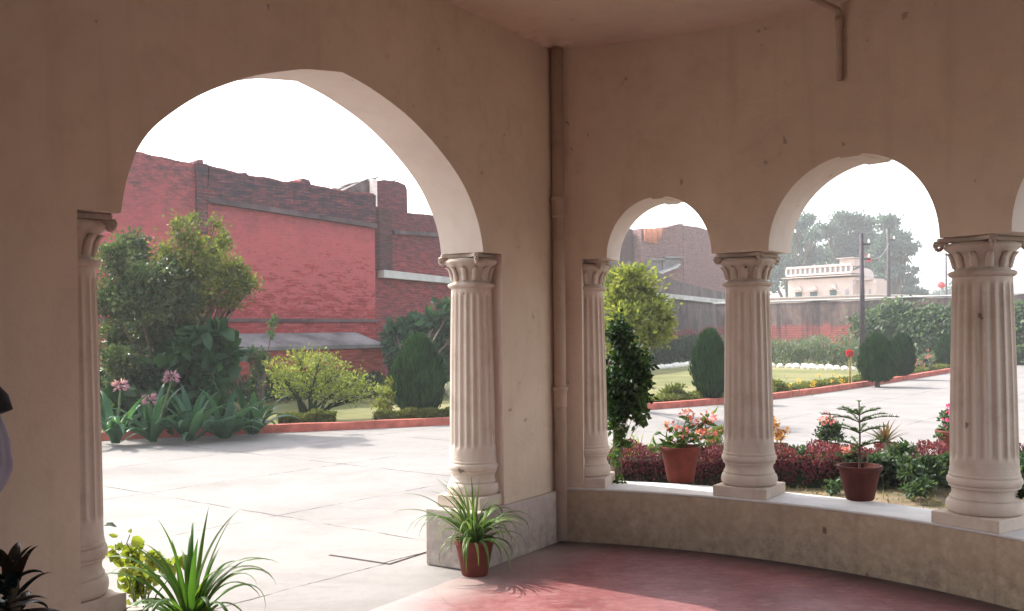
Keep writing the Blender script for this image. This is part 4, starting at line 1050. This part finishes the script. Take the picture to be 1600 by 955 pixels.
cr = [(965, 670, 12, 14, 0), (1000, 650, 14, 14, 0), (975, 690, 14, 10, 0), (1003, 610, 8, 20, 0), (962, 720, 6, 14, -.3), (970, 750, 8, 6, -.5), (1010, 570, 6, 14, 0)]
shrub('trailing_creeper', 'sparse trailing sprigs of creeper reaching down to the sill', 'climber', (*gp(962, 770, 0)[:2], 0), clumps_px(cr, 8.2, .1), 520, .045, .035, foliage('creeper_tips', (.02, .05, .012), (.05, .10, .02), (.09, .13, .04), trans=.4), trunk=.006, stems=2, sub=6, up=-.6)
shrub('round_bush', 'small round sunlit bush on the lawn behind the edging hedge', 'bush', (*gp(1052, 628)[:2], 0), clumps_px([(1042, 612, 10, 7), (1056, 608, 12, 7), (1062, 616, 8, 6)], 20.6, .2), 700, .08, .04, G['clip'], trunk=.015)
shrub('round_bush', 'small bright bush on the lawn beside the second column', 'bush', (*gp(1215, 618)[:2], 0), clumps_px([(1212, 602, 9, 8), (1222, 608, 8, 6)], 22.8, .2), 600, .08, .04, G['clip'], trunk=.015)
# flowers on the lawn edge
for u, v, lb in ((1255, 612, 'cluster of yellow flowers on thin stems, left of the red ball flower'), (1300, 602, 'larger cluster of yellow flowers left of the red ball flower')):
    b = gp(u, v + 6, .05); t = thing('yellow_flowers', lb, 'flowers', (b.x, b.y, .04)); mb = MB()
    for k in range(6):
        x, y, h = rnd.uniform(-.25, .25), rnd.uniform(-.15, .15), rnd.uniform(.15, .4); mb.tube([(x, y, 0), (x * 1.2, y, h)], .006, 4)
        P, D = cloud(14, (x * 1.2, y, h), (.03, .03, .02)); leaf_mesh('flower', P, D, .035, .025, G['flame'], t)
    mb.build('stem', M['stem'], t)
b = gp(1328, 604, .05); t = thing('ball_flower', 'tall red ball shaped flower tied to yellow canes on the lawn', 'flower', (b.x, b.y, .04))
h = at(1328, 552, b.y).z - .04; mb = MB(); mb.tube([(0, 0, 0), (.01, 0, h * .5), (0, 0, h)], .012, 6); mb.build('stem', M['orange'] if 'orange' in M else M['stem'], t)
M['cane'] = plain('bamboo_cane', (.55, .38, .12), .6, .2, 8)
mb = MB(); mb.tube([(.05, 0, 0), (.03, 0, h * .95)], .012, 6); mb.tube([(-.03, .02, 0), (0, 0, h * .8)], .008, 6); mb.build('cane', M['cane'], t)
P, D = cloud(400, (0, 0, h), (.07, .07, .065)); leaf_mesh('flower', P, D, .04, .02, G['redball'], t)
b = gp(1399, 588, .05); mb = MB(); mb.tube([(b.x, b.y - .3, .04), (b.x - .02, b.y - .3, .75)], .014, 6); o = mb.build('garden_cane', M['cane']); tag(o, 'yellow garden cane standing in front of the pair of thujas', 'cane')
# rose bed at right by the drive
for u, v, lb in ((1440, 582, 'pink flowered rose bush beside the pair of thujas'), (1462, 576, 'taller red flowered rose bush near the small thuja')):
    b = gp(u, v, .05); t = shrub('rose_bush', lb, 'bush', (b.x, b.y, 0), clumps_px([(u - 4, v - 14, 12, 9), (u + 6, v - 20, 12, 8), (u, v - 8, 14, 7)], b.y, .3), 900, .10, .05, G['sage'], 'rose bushes by the far drive', trunk=.015)
    petals(t, [tuple(at(u + rnd.uniform(-14, 14), v - rnd.uniform(6, 28), b.y - .3) - Vector((b.x, b.y, 0))) for _ in range(8)], .04, 9, .05, G['pink'])

# ---- planting bed right outside the curved wall
M['earth2'] = earth_mat()
OUT = RR + TB + .02
HR = [(12, 1.65), (20, 1.9), (30, 2.35), (38, 3.05), (46, 3.3), (55, 3.15), (64, 2.9), (75, 2.7), (90, 2.7)]
def hedge_r(th):
    for (a, ra), (b, rb) in zip(HR[:-1], HR[1:]):
        if a <= th <= b: return OUT + .45 + ra + (rb - ra) * (th - a) / (b - a)
    return OUT + .45 + (HR[0][1] if th < 20 else HR[-1][1])
bed = [arcp(t, OUT - .1) for t in range(12, 92, 2)] + [arcp(t, hedge_r(t) + .75) for t in range(90, 10, -2)]
o = sheet('planting_bed', bed, .02, M['earth2'])
def bedpt(u, v, z=0.02): return gp(u, v, z)
HL = [arcp(t, hedge_r(t)) for t in range(13, 91, 2)]
HL2 = [(p[0], p[1]) for p in HL]
edging('purple leaved low hedge curving round the rose bed', HL2, 46000, .35, .30, G['purple'], name='purple_hedge', size=.034)
# grass and litter on the bed
P = []; 
for _ in range(2600):
    t = rnd.uniform(14, 80); r = rnd.uniform(OUT + .02, hedge_r(t) - .3); x, y = arcp(t, r); P.append((x, y, .02))
D = NR.normal(size=(len(P), 3)) * .5 + np.array([0, 0, .8])
o = leaf_mesh('weeds', P, D, .055, .014, foliage('dry_weeds', (.09, .11, .03), (.22, .19, .08), (.34, .27, .14), trans=.3), None); tag(o, 'thin dry weeds and leaf litter over the rose bed', 'weeds', kind='stuff')
def rose(label, u, v, w, h, n, fl=()):
    b = gp(u, v, .02); d = b.y; cl = []
    for k in range(5): cl.append((u + rnd.uniform(-w, w) * .6, v - h * rnd.uniform(.35, .85), w * .5, h * .24, rnd.uniform(-.15, .15)))
    t = shrub('rose_bush', label, 'bush', (b.x, b.y, .02), clumps_px(cl, d), n, .052, .034, G['rose'], 'rose bushes in the bed under the arches', trunk=.009, stems=3, trunk_mat=M['stem'], up=.2, shape='big')
    for fu, fv in fl:
        c = at(fu, fv, d - .1) - Vector((b.x, b.y, .02)); P, D = cloud(70, c, (.032, .032, .028)); leaf_mesh('flower', P, D, .032, .03, G['pink'], t)
rose('rose bush with a pink bloom between the red flowered pot and the second column', 1112, 756, 30, 56, 620, ((1111, 722),))
rose('low bare rose bush just right of the second column', 1226, 752, 28, 50, 420)
rose('rose bush left of the pine pot, without a bloom', 1272, 758, 38, 56, 700)
rose('rose bush behind the pine pot with one pink bloom', 1325, 760, 38, 58, 700, ((1323, 705),))
rose('dense dark rose bush right of the potted pine stem', 1382, 764, 44, 66, 1100)
rose('wide rose bush beside the rightmost column', 1452, 770, 48, 64, 1100)
rose('small grey leaved seedling low in the bed right of the pine pot', 1425, 784, 34, 36, 300)
rose('small sprig low in the bed left of the pine pot', 1302, 774, 12, 22, 90)
rose('rose bush beyond the rightmost column', 1610, 780, 40, 70, 700)

# pots: general
def pot(t, r, h, mat=None, z=0):
    mb = MB(); k = [(r * .60, z), (r * .64, z + .01), (r * .76, z + h * .42), (r * .90, z + h * .80), (r * .92, z + h * .86), (r * 1.0, z + h * .87), (r * 1.02, z + h * .97), (r * .99, z + h), (r * .92, z + h), (r * .90, z + h * .88), (r * .86, z + h * .84)]
    mb.lathe(k, 40, cap=False); mb.f.append(tuple(range(39, -1, -1))); p = mb.build('pot', mat or M['terra'], t); autosmooth(p, 40)
    mb = MB(); b = [(r * .87, z + h * .845)]; mb.lathe([(r * .868, z + h * .80), (r * .86, z + h * .85), (r * .45, z + h * .87), (.005, z + h * .88)], 24, cap=False); mb.build('soil', M['soilpot'], p)
    return p
# pot 1 on the sill: red flowered euphorbia
b = gp(1063, 757, .402); y = b.y + .15; x = at(1061, HOR, y).x
t = thing('potted_plant', 'terracotta pot with a leafy plant and pinkish red flowers on the sill', 'potted plant', (x, y, .402))
pot(t, .158, .275)
mb = MB(); tips = []
for (du, dv) in ((-35, -85), (-15, -95), (-25, -70), (5, -85), (20, -105), (38, -100), (48, -85), (30, -80), (-38, -60), (45, -110), (12, -115), (-5, -75)):
    p = at(1063 + du * .95, 700 + (dv + 60) * .95, y + rnd.uniform(-.12, .12)) - Vector((x, y, .402)); tips.append(p)
    mb.tube([(rnd.uniform(-.02, .02), 0, .22), (p.x * .25, p.y * .3, .24 + (p.z - .24) * .45), p], [.008, .006, .003], 5)
mb.build('stem', M['stem'], t)
P = []; D = []
for i, p in enumerate(tips):
    for k in range(9):
        f = rnd.uniform(.5, 1.05); q = Vector((p.x * f, p.y * f, .24 + (p.z - .24) * f)); P.append(q + Vector((rnd.uniform(-.03, .03), rnd.uniform(-.03, .03), rnd.uniform(-.03, .03)))); D.append((rnd.uniform(-1, 1), rnd.uniform(-1, 1), rnd.uniform(-.7, .5)))
leaf_mesh('leaf', P, D, .075, .036, foliage('potted_leaves', (.03, .07, .02), (.07, .13, .04), (.16, .19, .07), trans=.4), t, shape='big')
for p in tips[3:] + [tips[1]]:
    if p.x < -.1: continue
    P, D = cloud(22, p, (.04, .036, .03)); leaf_mesh('flower', P, D, .034, .022, foliage('salmon_petals', (.42, .035, .07), (.60, .20, .22), trans=.45), t)
P, D = cloud(26, at(1112, 672, y) - Vector((x, y, .402)), (.05, .04, .12)); leaf_mesh('flower', P, D, .034, .022, G['pink'], t)
# pot 2: young norfolk pine
b = gp(1340, 786, .402); y = b.y + .14; x = at(1341, HOR, y).x
t = thing('potted_pine', 'dark terracotta pot with a little tiered pine on the sill', 'potted plant', (x, y, .402))
M['terra2'] = plain('dark_terracotta', (.08, .017, .012), .75, .4, 8, .3)  # a darker terracotta than the other pots have
pot(t, .148, .235, M['terra2'])
ztop = at(1342, 626, y).z - .402
mb = MB(); mb.tube([(0, 0, .2), (.004, 0, .45), (0, 0, ztop)], [.008, .006, .004], 7)
P = []; D = []
tiers = [(626, 5, .3), (652, 38, .10), (660, 46, .18), (680, 40, .1), (704, 46, .12)]
tiers = [(640, 32, .34), (651, 58, .22), (668, 40, .25), (690, 46, .30)]
for ti, (v, rpx, sw) in enumerate(tiers):
    z = at(1342, v, y).z - .402; L = rpx * y / F
    for k in range(6):
        az = k * math.pi / 3 + ti * .5; pts = []
        for j in range(9):
            f = j / 8; pts.append(Vector((math.cos(az) * L * f, math.sin(az) * L * f, z + L * (.30 * f - .28 * f * f) - .04 * (1 - f))))
        mb.tube(pts, [.004 * (1 - .6 * j / 8) for j in range(9)], 5)
        for _ in range(150):
            f = rnd.uniform(.08, 1.0); j = min(7, int(f * 8)); q = pts[j].lerp(pts[j + 1], f * 8 - j); P.append(q)
            D.append((math.cos(az) * .8 + rnd.uniform(-.8, .8), math.sin(az) * .8 + rnd.uniform(-.8, .8), rnd.uniform(.0, .9)))
for k in range(24): P.append(Vector((0, 0, ztop - .01))); D.append((rnd.uniform(-1, 1), rnd.uniform(-1, 1), .5))
mb.build('stem', M['bark'], t); leaf_mesh('needles', P, D, .024, .005, G['pine'], t, shape='needle')

# plants standing beyond the purple hedge
def pottedbush(label, u, v, cl, n, L, W, mat, petal=None, name='potted_bush', pr=.13, ph=.15, shape='leaf', fl=()):
    b = gp(u, v, 0); t = shrub(name, label, 'potted plant', (b.x, b.y, 0), clumps_px(cl, b.y, .2), n, L, W, mat, 'plants standing beyond the purple hedge', trunk=.012, trunk_mat=M['stem'], shape=shape)
    pot(t, pr, ph)
    for fu, fv in fl:
        c = at(fu, fv, b.y - .1) - Vector((b.x, b.y, 0)); P, D = cloud(16, c, (.05, .05, .04)); leaf_mesh('flower', P, D, .04, .028, petal, t)
pottedbush('green potted bush with pale pink tops beyond the purple hedge', 1296, 712, [(1290, 672, 12, 10), (1304, 676, 12, 10), (1286, 684, 10, 8), (1300, 662, 10, 7)], 800, .05, .03, G['rose'], G['pink'], fl=((1292, 652), (1300, 655), (1285, 657)))
pottedbush('potted bougainvillea with magenta bracts beyond the hedge, left of the rightmost column', 1496, 720, [(1478, 652, 9, 10), (1490, 660, 12, 12), (1482, 672, 10, 6), (1500, 648, 10, 12), (1465, 682, 5, 4)], 520, .05, .032, G['ivy'], G['magenta'], fl=((1481, 660), (1488, 662), (1484, 640), (1490, 636)), pr=.24, ph=.36)
pottedbush('potted plant with orange brown leaves beside the second column', 1215, 712, [(1208, 660, 6, 8), (1214, 676, 8, 8), (1222, 684, 8, 5), (1230, 672, 4, 4)], 170, .05, .035, G['orange'], shape='leaf')
pottedbush('fine leaved bright green potted bush left of the second column', 1116, 716, [(1112, 682, 12, 9), (1124, 678, 10, 8), (1118, 690, 12, 6)], 1500, .05, .012, G['clip'])
b = gp(1383, 712, 0); t = thing('potted_agave', 'potted dark rosette plant with reddish strap leaves beyond the hedge', 'potted plant', (b.x, b.y, 0)); pot(t, .14, .16)
mb = MB()
for i in range(26):
    az = i * 2.4; el = rnd.uniform(.3, 1.3); mb.blade((0, 0, .16), az, rnd.uniform(.24, .40), .035, el, rnd.uniform(.4, 1.0), 7, .2)
mb.build('leaf', foliage('rosette_leaves', (.05, .06, .03), (.12, .08, .05), (.22, .09, .06), trans=.3), t, smooth=True)
# striped grass tuft beside the creeper
def tuft(label, p, n, L, w, mat, el=(.7, 1.4), droop=(1, 2), name='grass_tuft', cat='plant', z=0):
    t = thing(name, label, cat, (p.x, p.y, z)); mb = MB()
    for i in range(n): mb.blade((rnd.uniform(-.12, .12), rnd.uniform(-.1, .1), 0), rnd.uniform(0, 6.28), L * rnd.uniform(.6, 1.1), w, rnd.uniform(*el), rnd.uniform(*droop), 8, .2)
    mb.build('leaf', mat, t, smooth=True); return t
tuft('bright yellow green arching grass tuft beside the creeper', bedpt(992, 742), 120, .62, .014, foliage('grass_tuft_leaves', (.13, .17, .03), (.25, .28, .06), (.36, .36, .12), trans=.45), z=.02)

# ================================================================ things close by
# manhole
mc = [gp(552, 862), gp(612, 848), gp(648, 862), gp(590, 878)]; cx = sum((p.x for p in mc)) / 4; cy = sum((p.y for p in mc)) / 4
t = thing('manhole_cover', 'square concrete inspection cover let into the paving', 'manhole cover', (cx, cy, 0), WROT)
mb = MB(); a = .27; mb.box(-a, a, -a, a, -.003, .003); mb.build('lid', PAVE, t)
mb = MB()
for s0, s1, t0, t1 in ((-a - .012, -a, -a - .012, a + .012), (a, a + .012, -a - .012, a + .012), (-a, a, -a - .012, -a), (-a, a, a, a + .012)): mb.box(s0, s1, t0, t1, -.0035, -.001)
mb.build('gap', plain('dark_joint', (.07, .05, .045), .9, .4, 20), t)

# spider plant on the threshold
def spider(label, x, y, n, L, w, seed, r=.150, h=.21, extra=(), mat=None, el=(.35, 1.45)):
    t = thing('potted_spider_plant', label, 'potted plant', (x, y, 0), 0); pot(t, r, h, M['terra']); rr = random.Random(seed)
    mb = MB()
    for i in range(n):
        az = 2 * math.pi * i / n * 3.0 + rr.uniform(-.3, .3); e = rr.uniform(*el)
        mb.blade((rr.uniform(-.02, .02), rr.uniform(-.02, .02), h * .86), az, L * rr.uniform(.65, 1.15), w * rr.uniform(.8, 1.2), e, rr.uniform(1.9, 3.3) if e < 1.2 else rr.uniform(.5, 1.6), 14, .28, rr.uniform(-.4, .4))
    for az, LL, e, dr in extra: mb.blade((0, 0, h * .86), az, LL, w, e, dr, 14, .28)
    mb.build('leaf', mat or G['spider'], t, smooth=True); return t
b = gp(741, 903); 
G['spiderl'] = foliage('striped_leaves', (.03, .085, .02), (.09, .16, .04), (.38, .38, .20), trans=.35, rough=.35)
spider('terracotta pot of striped spider plant on the red floor by the pedestal', b.x, b.y + .09, 74, .47, .022, 11, r=.135, h=.235,
       extra=((math.pi * .98, .62, .95, 1.25), (math.pi * 1.02, .66, .75, 1.5), (math.pi * .95, .5, 1.2, 1.3), (math.pi * 1.1, .6, .9, 2.6), (math.pi * .9, .55, .8, 2.4), (.2, .55, .95, 2.7), (-.2, .5, .9, 2.8), (math.pi * .55, .45, 1.4, .5), (1.2, .42, 1.45, .4), (-.9, .5, 1.0, 2.7), (-1.8, .5, 1.0, 2.9)), mat=G['spiderl'])
p = at(298, 940, 4.5)
spider('large pot of long arching green blades in the foreground before the left column', p.x, p.y, 34, .54, .031, 5, r=.165, h=.30, el=(.6, 1.4),
       extra=((math.pi * .93, .60, 1.05, 1.6), (math.pi * 1.02, .58, .95, 1.7), (1.2, .55, 1.40, .25), (.4, .54, 1.34, .45), (.2, .52, 1.25, 1.9), (-.1, .56, 1.2, 2.3), (math.pi, .46, 1.3, 1.0), (-.3, .5, 1.1, 2.4), (2.6, .5, 1.2, 1.2)))
# lime leaved plant outside by the left column
p = gp(215, 985); 
lp = at(222, 880, 5.2)
t = shrub('lime_plant', 'lime yellow heart leaved plant outside the left column', 'plant', (lp.x, lp.y, 0), clumps_px([(180, 862, 12, 9), (205, 868, 16, 12), (235, 876, 18, 10), (262, 880, 18, 9), (282, 880, 8, 6), (200, 885, 18, 9), (240, 890, 22, 8), (225, 905, 26, 10), (205, 930, 20, 16)], 5.2, .3), 300, .045, .04, G['lime'], trunk=.008, stems=3, shape='big', trunk_mat=M['stem'])
mb = MB(); B0 = Vector((lp.x, lp.y, 0)); q = [at(215, 880, 5.2), at(195, 855, 5.2), at(203, 836, 5.2)]
mb.tube([q[0] - B0, q[1] - B0 + Vector((.01, 0, .02)), q[2] - B0], .003, 5); mb.build('sprig', M['stem'], t)
P = [at(205, 845, 5.2) - B0, at(185, 838, 5.2) - B0, at(204, 833, 5.2) - B0]; leaf_mesh('leaf', P, [(1, 0, -.1), (-.6, 0, .1), (.1, 0, 1)], [.065, .05, .03], [.055, .03, .02], G['lime'], t, shape='big', nrm=np.array([[0, -1, .2]] * 3))
P = [at(163, 822, 5.0) - B0]; leaf_mesh('leaf', P, [(1, 0, 0)], .06, .035, G['dark'], t, shape='big', nrm=np.array([[0, -.6, 1.]]))

# dark cordyline at the left edge
p = at(16, 900, 2.75)
t = thing('potted_cordyline', 'tall dark cordyline with narrow leaves at the left edge', 'potted plant', (p.x, p.y, 0)); pot(t, .19, .32)
mb = MB(); mb.tube([(0, 0, .25), (.02, 0, .6), (.0, .01, .97)], [.022, .02, .016], 8); mb.build('stem', M['bark'], t)
mb = MB(); rr = random.Random(3)
for i in range(240):
    q = (i % 120) / 120; ox = 0 if i < 120 else -.07; top = .96 if i < 120 else .90
    z = .30 + (top - .30) * q; az = i * 2.399; e = rr.uniform(-.1, .8) if q < .86 else rr.uniform(.6, 1.3)
    mb.blade((ox + rr.uniform(-.012, .012), 0, z), az, rr.uniform(.12, .20) if q < .86 else rr.uniform(.09, .15), .040, e, rr.uniform(.6, 1.8), 8, .25, rr.uniform(-.5, .5))
mb.tube([(-.03, 0, .25), (-.07, .01, .6), (-.07, 0, .92)], [.018, .016, .012], 8)
mb.build('leaf', G['croton'], t, smooth=True)

# ================================================================ the person at the left edge
def person():
    X0, Y0 = -1.955, 3.2
    t = thing('person', 'person at the left edge in a black waistcoat over a pale grey loose shirt', 'person', (X0, Y0, 0), 0)
    # skeleton: facing left along the wall, right arm bent
    J = [((0, 0, .92), .145), ((0, 0, 1.06), .125), ((0, 0, 1.22), .15), ((0, 0, 1.38), .13), ((0, 0, 1.46), .055), ((-.02, 0, 1.54), .05)]
    E = [(0, 1), (1, 2), (2, 3), (3, 4), (4, 5)]
    def ch(par, pts):
        for q, r in pts: J.append((q, r)); E.append((par, len(J) - 1)); par = len(J) - 1
        return par
    ch(3, [((.16, 0, 1.40), .062), ((.235, .0, 1.30), .050), ((.275, -.02, 1.17), .042), ((.17, -.12, 1.09), .036), ((.05, -.2, 1.10), .026)])
    ch(3, [((-.16, 0, 1.40), .062), ((-.24, 0, 1.28), .050), ((-.27, -.02, 1.14), .042), ((-.18, -.12, 1.08), .036), ((-.05, -.21, 1.10), .026)])
    ch(0, [((.09, 0, .80), .095), ((.10, -.01, .48), .062), ((.10, .02, .12), .042), ((.10, -.03, .045), .040), ((.11, -.15, .03), .032)])
    ch(0, [((-.09, 0, .80), .095), ((-.10, -.01, .48), .062), ((-.10, .02, .12), .042), ((-.10, -.03, .045), .040), ((-.11, -.15, .03), .032)])
    me = bpy.data.meshes.new('body'); me.from_pydata([j[0] for j in J], E, []); me.update()
    o = link('body', me, None, t); sk = o.modifiers.new('skin', 'SKIN'); sk.use_smooth_shade = True
    for i, (_, r) in enumerate(J): me.skin_vertices[0].data[i].radius = (r, r * (.75 if i < 4 else 1))
    for i in range(len(J)): me.skin_vertices[0].data[i].use_root = (i == 0)
    o.modifiers.new('sub', 'SUBSURF').levels = 2; o.modifiers['sub'].render_levels = 2
    skin = plain('skin', (.30, .16, .10), .55, .08, 10); me.materials.append(skin)
    # head
    bm = bmesh.new(); bmesh.ops.create_uvsphere(bm, u_segments=24, v_segments=16, radius=.1)
    for v in bm.verts:
        v.co.x *= .78; v.co.z *= 1.18; v.co.y *= .95
        if v.co.y < -.05 and abs(v.co.x) < .022 and -.04 < v.co.z < .02: v.co.y -= .018
        if v.co.z < -.05: v.co.x *= .8
    hm = bpy.data.meshes.new('head'); bm.to_mesh(hm); bm.free(); h = link('head', hm, skin, o, True); h.location = (-.02, -.02, 1.62)
    bm = bmesh.new(); bmesh.ops.create_uvsphere(bm, u_segments=24, v_segments=16, radius=.108)
    for v in bm.verts:
        v.co.x *= .8; v.co.z *= 1.15; v.co.y = v.co.y * .95 + .012
        if v.co.y < -.03 and v.co.z < .06: v.co.y = -.03
    hm = bpy.data.meshes.new('hair'); bm.to_mesh(hm); bm.free(); h = link('hair', hm, plain('black_hair', (.012, .01, .01), .5, .2, 40), t, True); h.location = (-.02, -.015, 1.635)
    # loose shirt with sleeve folds
    shirt = plain('pale_grey_cotton', (.30, .28, .34), .9, .12, 6, .2)
    mb = MB()
    def fold(r, z, w): return r * (1 + .035 * math.sin(w * 11 + z * 8) + .02 * math.sin(w * 23)) * (1 if abs(math.sin(w)) < 2 else 1)
    mb.lathe([(.235, .55), (.225, .7), (.205, .9), (.185, 1.08), (.19, 1.24), (.17, 1.38), (.10, 1.45), (.07, 1.475)], 72, fn=fold, cap=False)
    mb.v = [(x * 1.0, y * .68, z) for x, y, z in mb.v]; s = mb.build('shirt', shirt, t, smooth=True)
    for sx in (1, -1):
        ctl = [(.12, 0, 1.43, .05), (.19, 0, 1.385, .066), (.235, 0, 1.31, .068), (.268, -.01, 1.22, .07), (.262, -.04, 1.14, .072), (.20, -.10, 1.09, .062), (.10, -.16, 1.09, .05)]
        Q = []
        for a in range(len(ctl) - 1):
            P0, P1, P2, P3 = [np.array(ctl[max(0, min(len(ctl) - 1, a + o_))]) for o_ in (-1, 0, 1, 2)]
            for b in range(7):
                f = b / 7; Q.append(.5 * ((2 * P1) + (P2 - P0) * f + (2 * P0 - 5 * P1 + 4 * P2 - P3) * f * f + (3 * P1 - P0 - 3 * P2 + P3) * f ** 3))
        Q.append(np.array(ctl[-1]))
        mb = MB(); mb.tube([(sx * q[0], q[1], q[2]) for q in Q], [q[3] for q in Q], 56, cap=False); vv = []
        for i, (x, y, z) in enumerate(mb.v):
            k = i % 56; ring = i // 56; c = Vector((sx * Q[ring][0], Q[ring][1], Q[ring][2])); d = Vector((x, y, z)) - c; w = k * 2 * math.pi / 56
            d *= 1 + .07 * math.sin(w * 9 + ring * .16) + .04 * math.sin(w * 4 - ring * .5) + .03 * math.sin(ring * 1.1 + w); vv.append(tuple(c + d))
        mb.v = vv; mb.build('sleeve', shirt, s, smooth=True)
    mb = MB(); mb.lathe([(.212, 1.0), (.198, 1.08), (.200, 1.24), (.187, 1.36), (.15, 1.432), (.09, 1.470)], 48, fn=lambda r, z, w: r * (1.0 + .12 * (abs(math.cos(w)) ** 4) * (1 if z > 1.35 else 0)), cap=False)
    mb.v = [(x, y * .74, z) for x, y, z in mb.v]; vb = plain('black_wool', (.012, .012, .014), .9, .2, 30)
    mb.build('waistcoat', vb, t, smooth=True)
    mb = MB(); mb.tube([(.06, 0, 1.425), (.12, 0, 1.425), (.18, 0, 1.415), (.228, 0, 1.395), (.256, 0, 1.365), (.266, 0, 1.335)], [.055, .066, .074, .078, .079, .077], 32); mb.build('shoulder_drape', vb, t, smooth=True)
    tr = plain('pale_trousers', (.42, .40, .45), .9, .1, 6)
    for sx in (1, -1):
        mb = MB(); mb.tube([(sx * .09, 0, .86), (sx * .10, 0, .5), (sx * .10, .01, .1)], [.12, .095, .075], 20); mb.build('trouser_leg', tr, t, smooth=True)
person()

# ================================================================ haze
mb = MB(); mb.box(-90, 130, -12, 230, -1.1, 45)
m = bpy.data.materials.new('haze'); m.use_nodes = True; t = m.node_tree; t.nodes.clear()
o_ = t.nodes.new('ShaderNodeOutputMaterial'); pv = t.nodes.new('ShaderNodeVolumePrincipled'); pv.inputs['Density'].default_value = .0015; pv.inputs['Color'].default_value = (.93, .96, 1, 1); pv.inputs['Anisotropy'].default_value = .35
t.links.new(pv.outputs[0], o_.inputs['Volume'])
hz = mb.build('haze', m); hz['kind'] = 'stuff'; hz['label'] = 'pale morning haze over the garden'
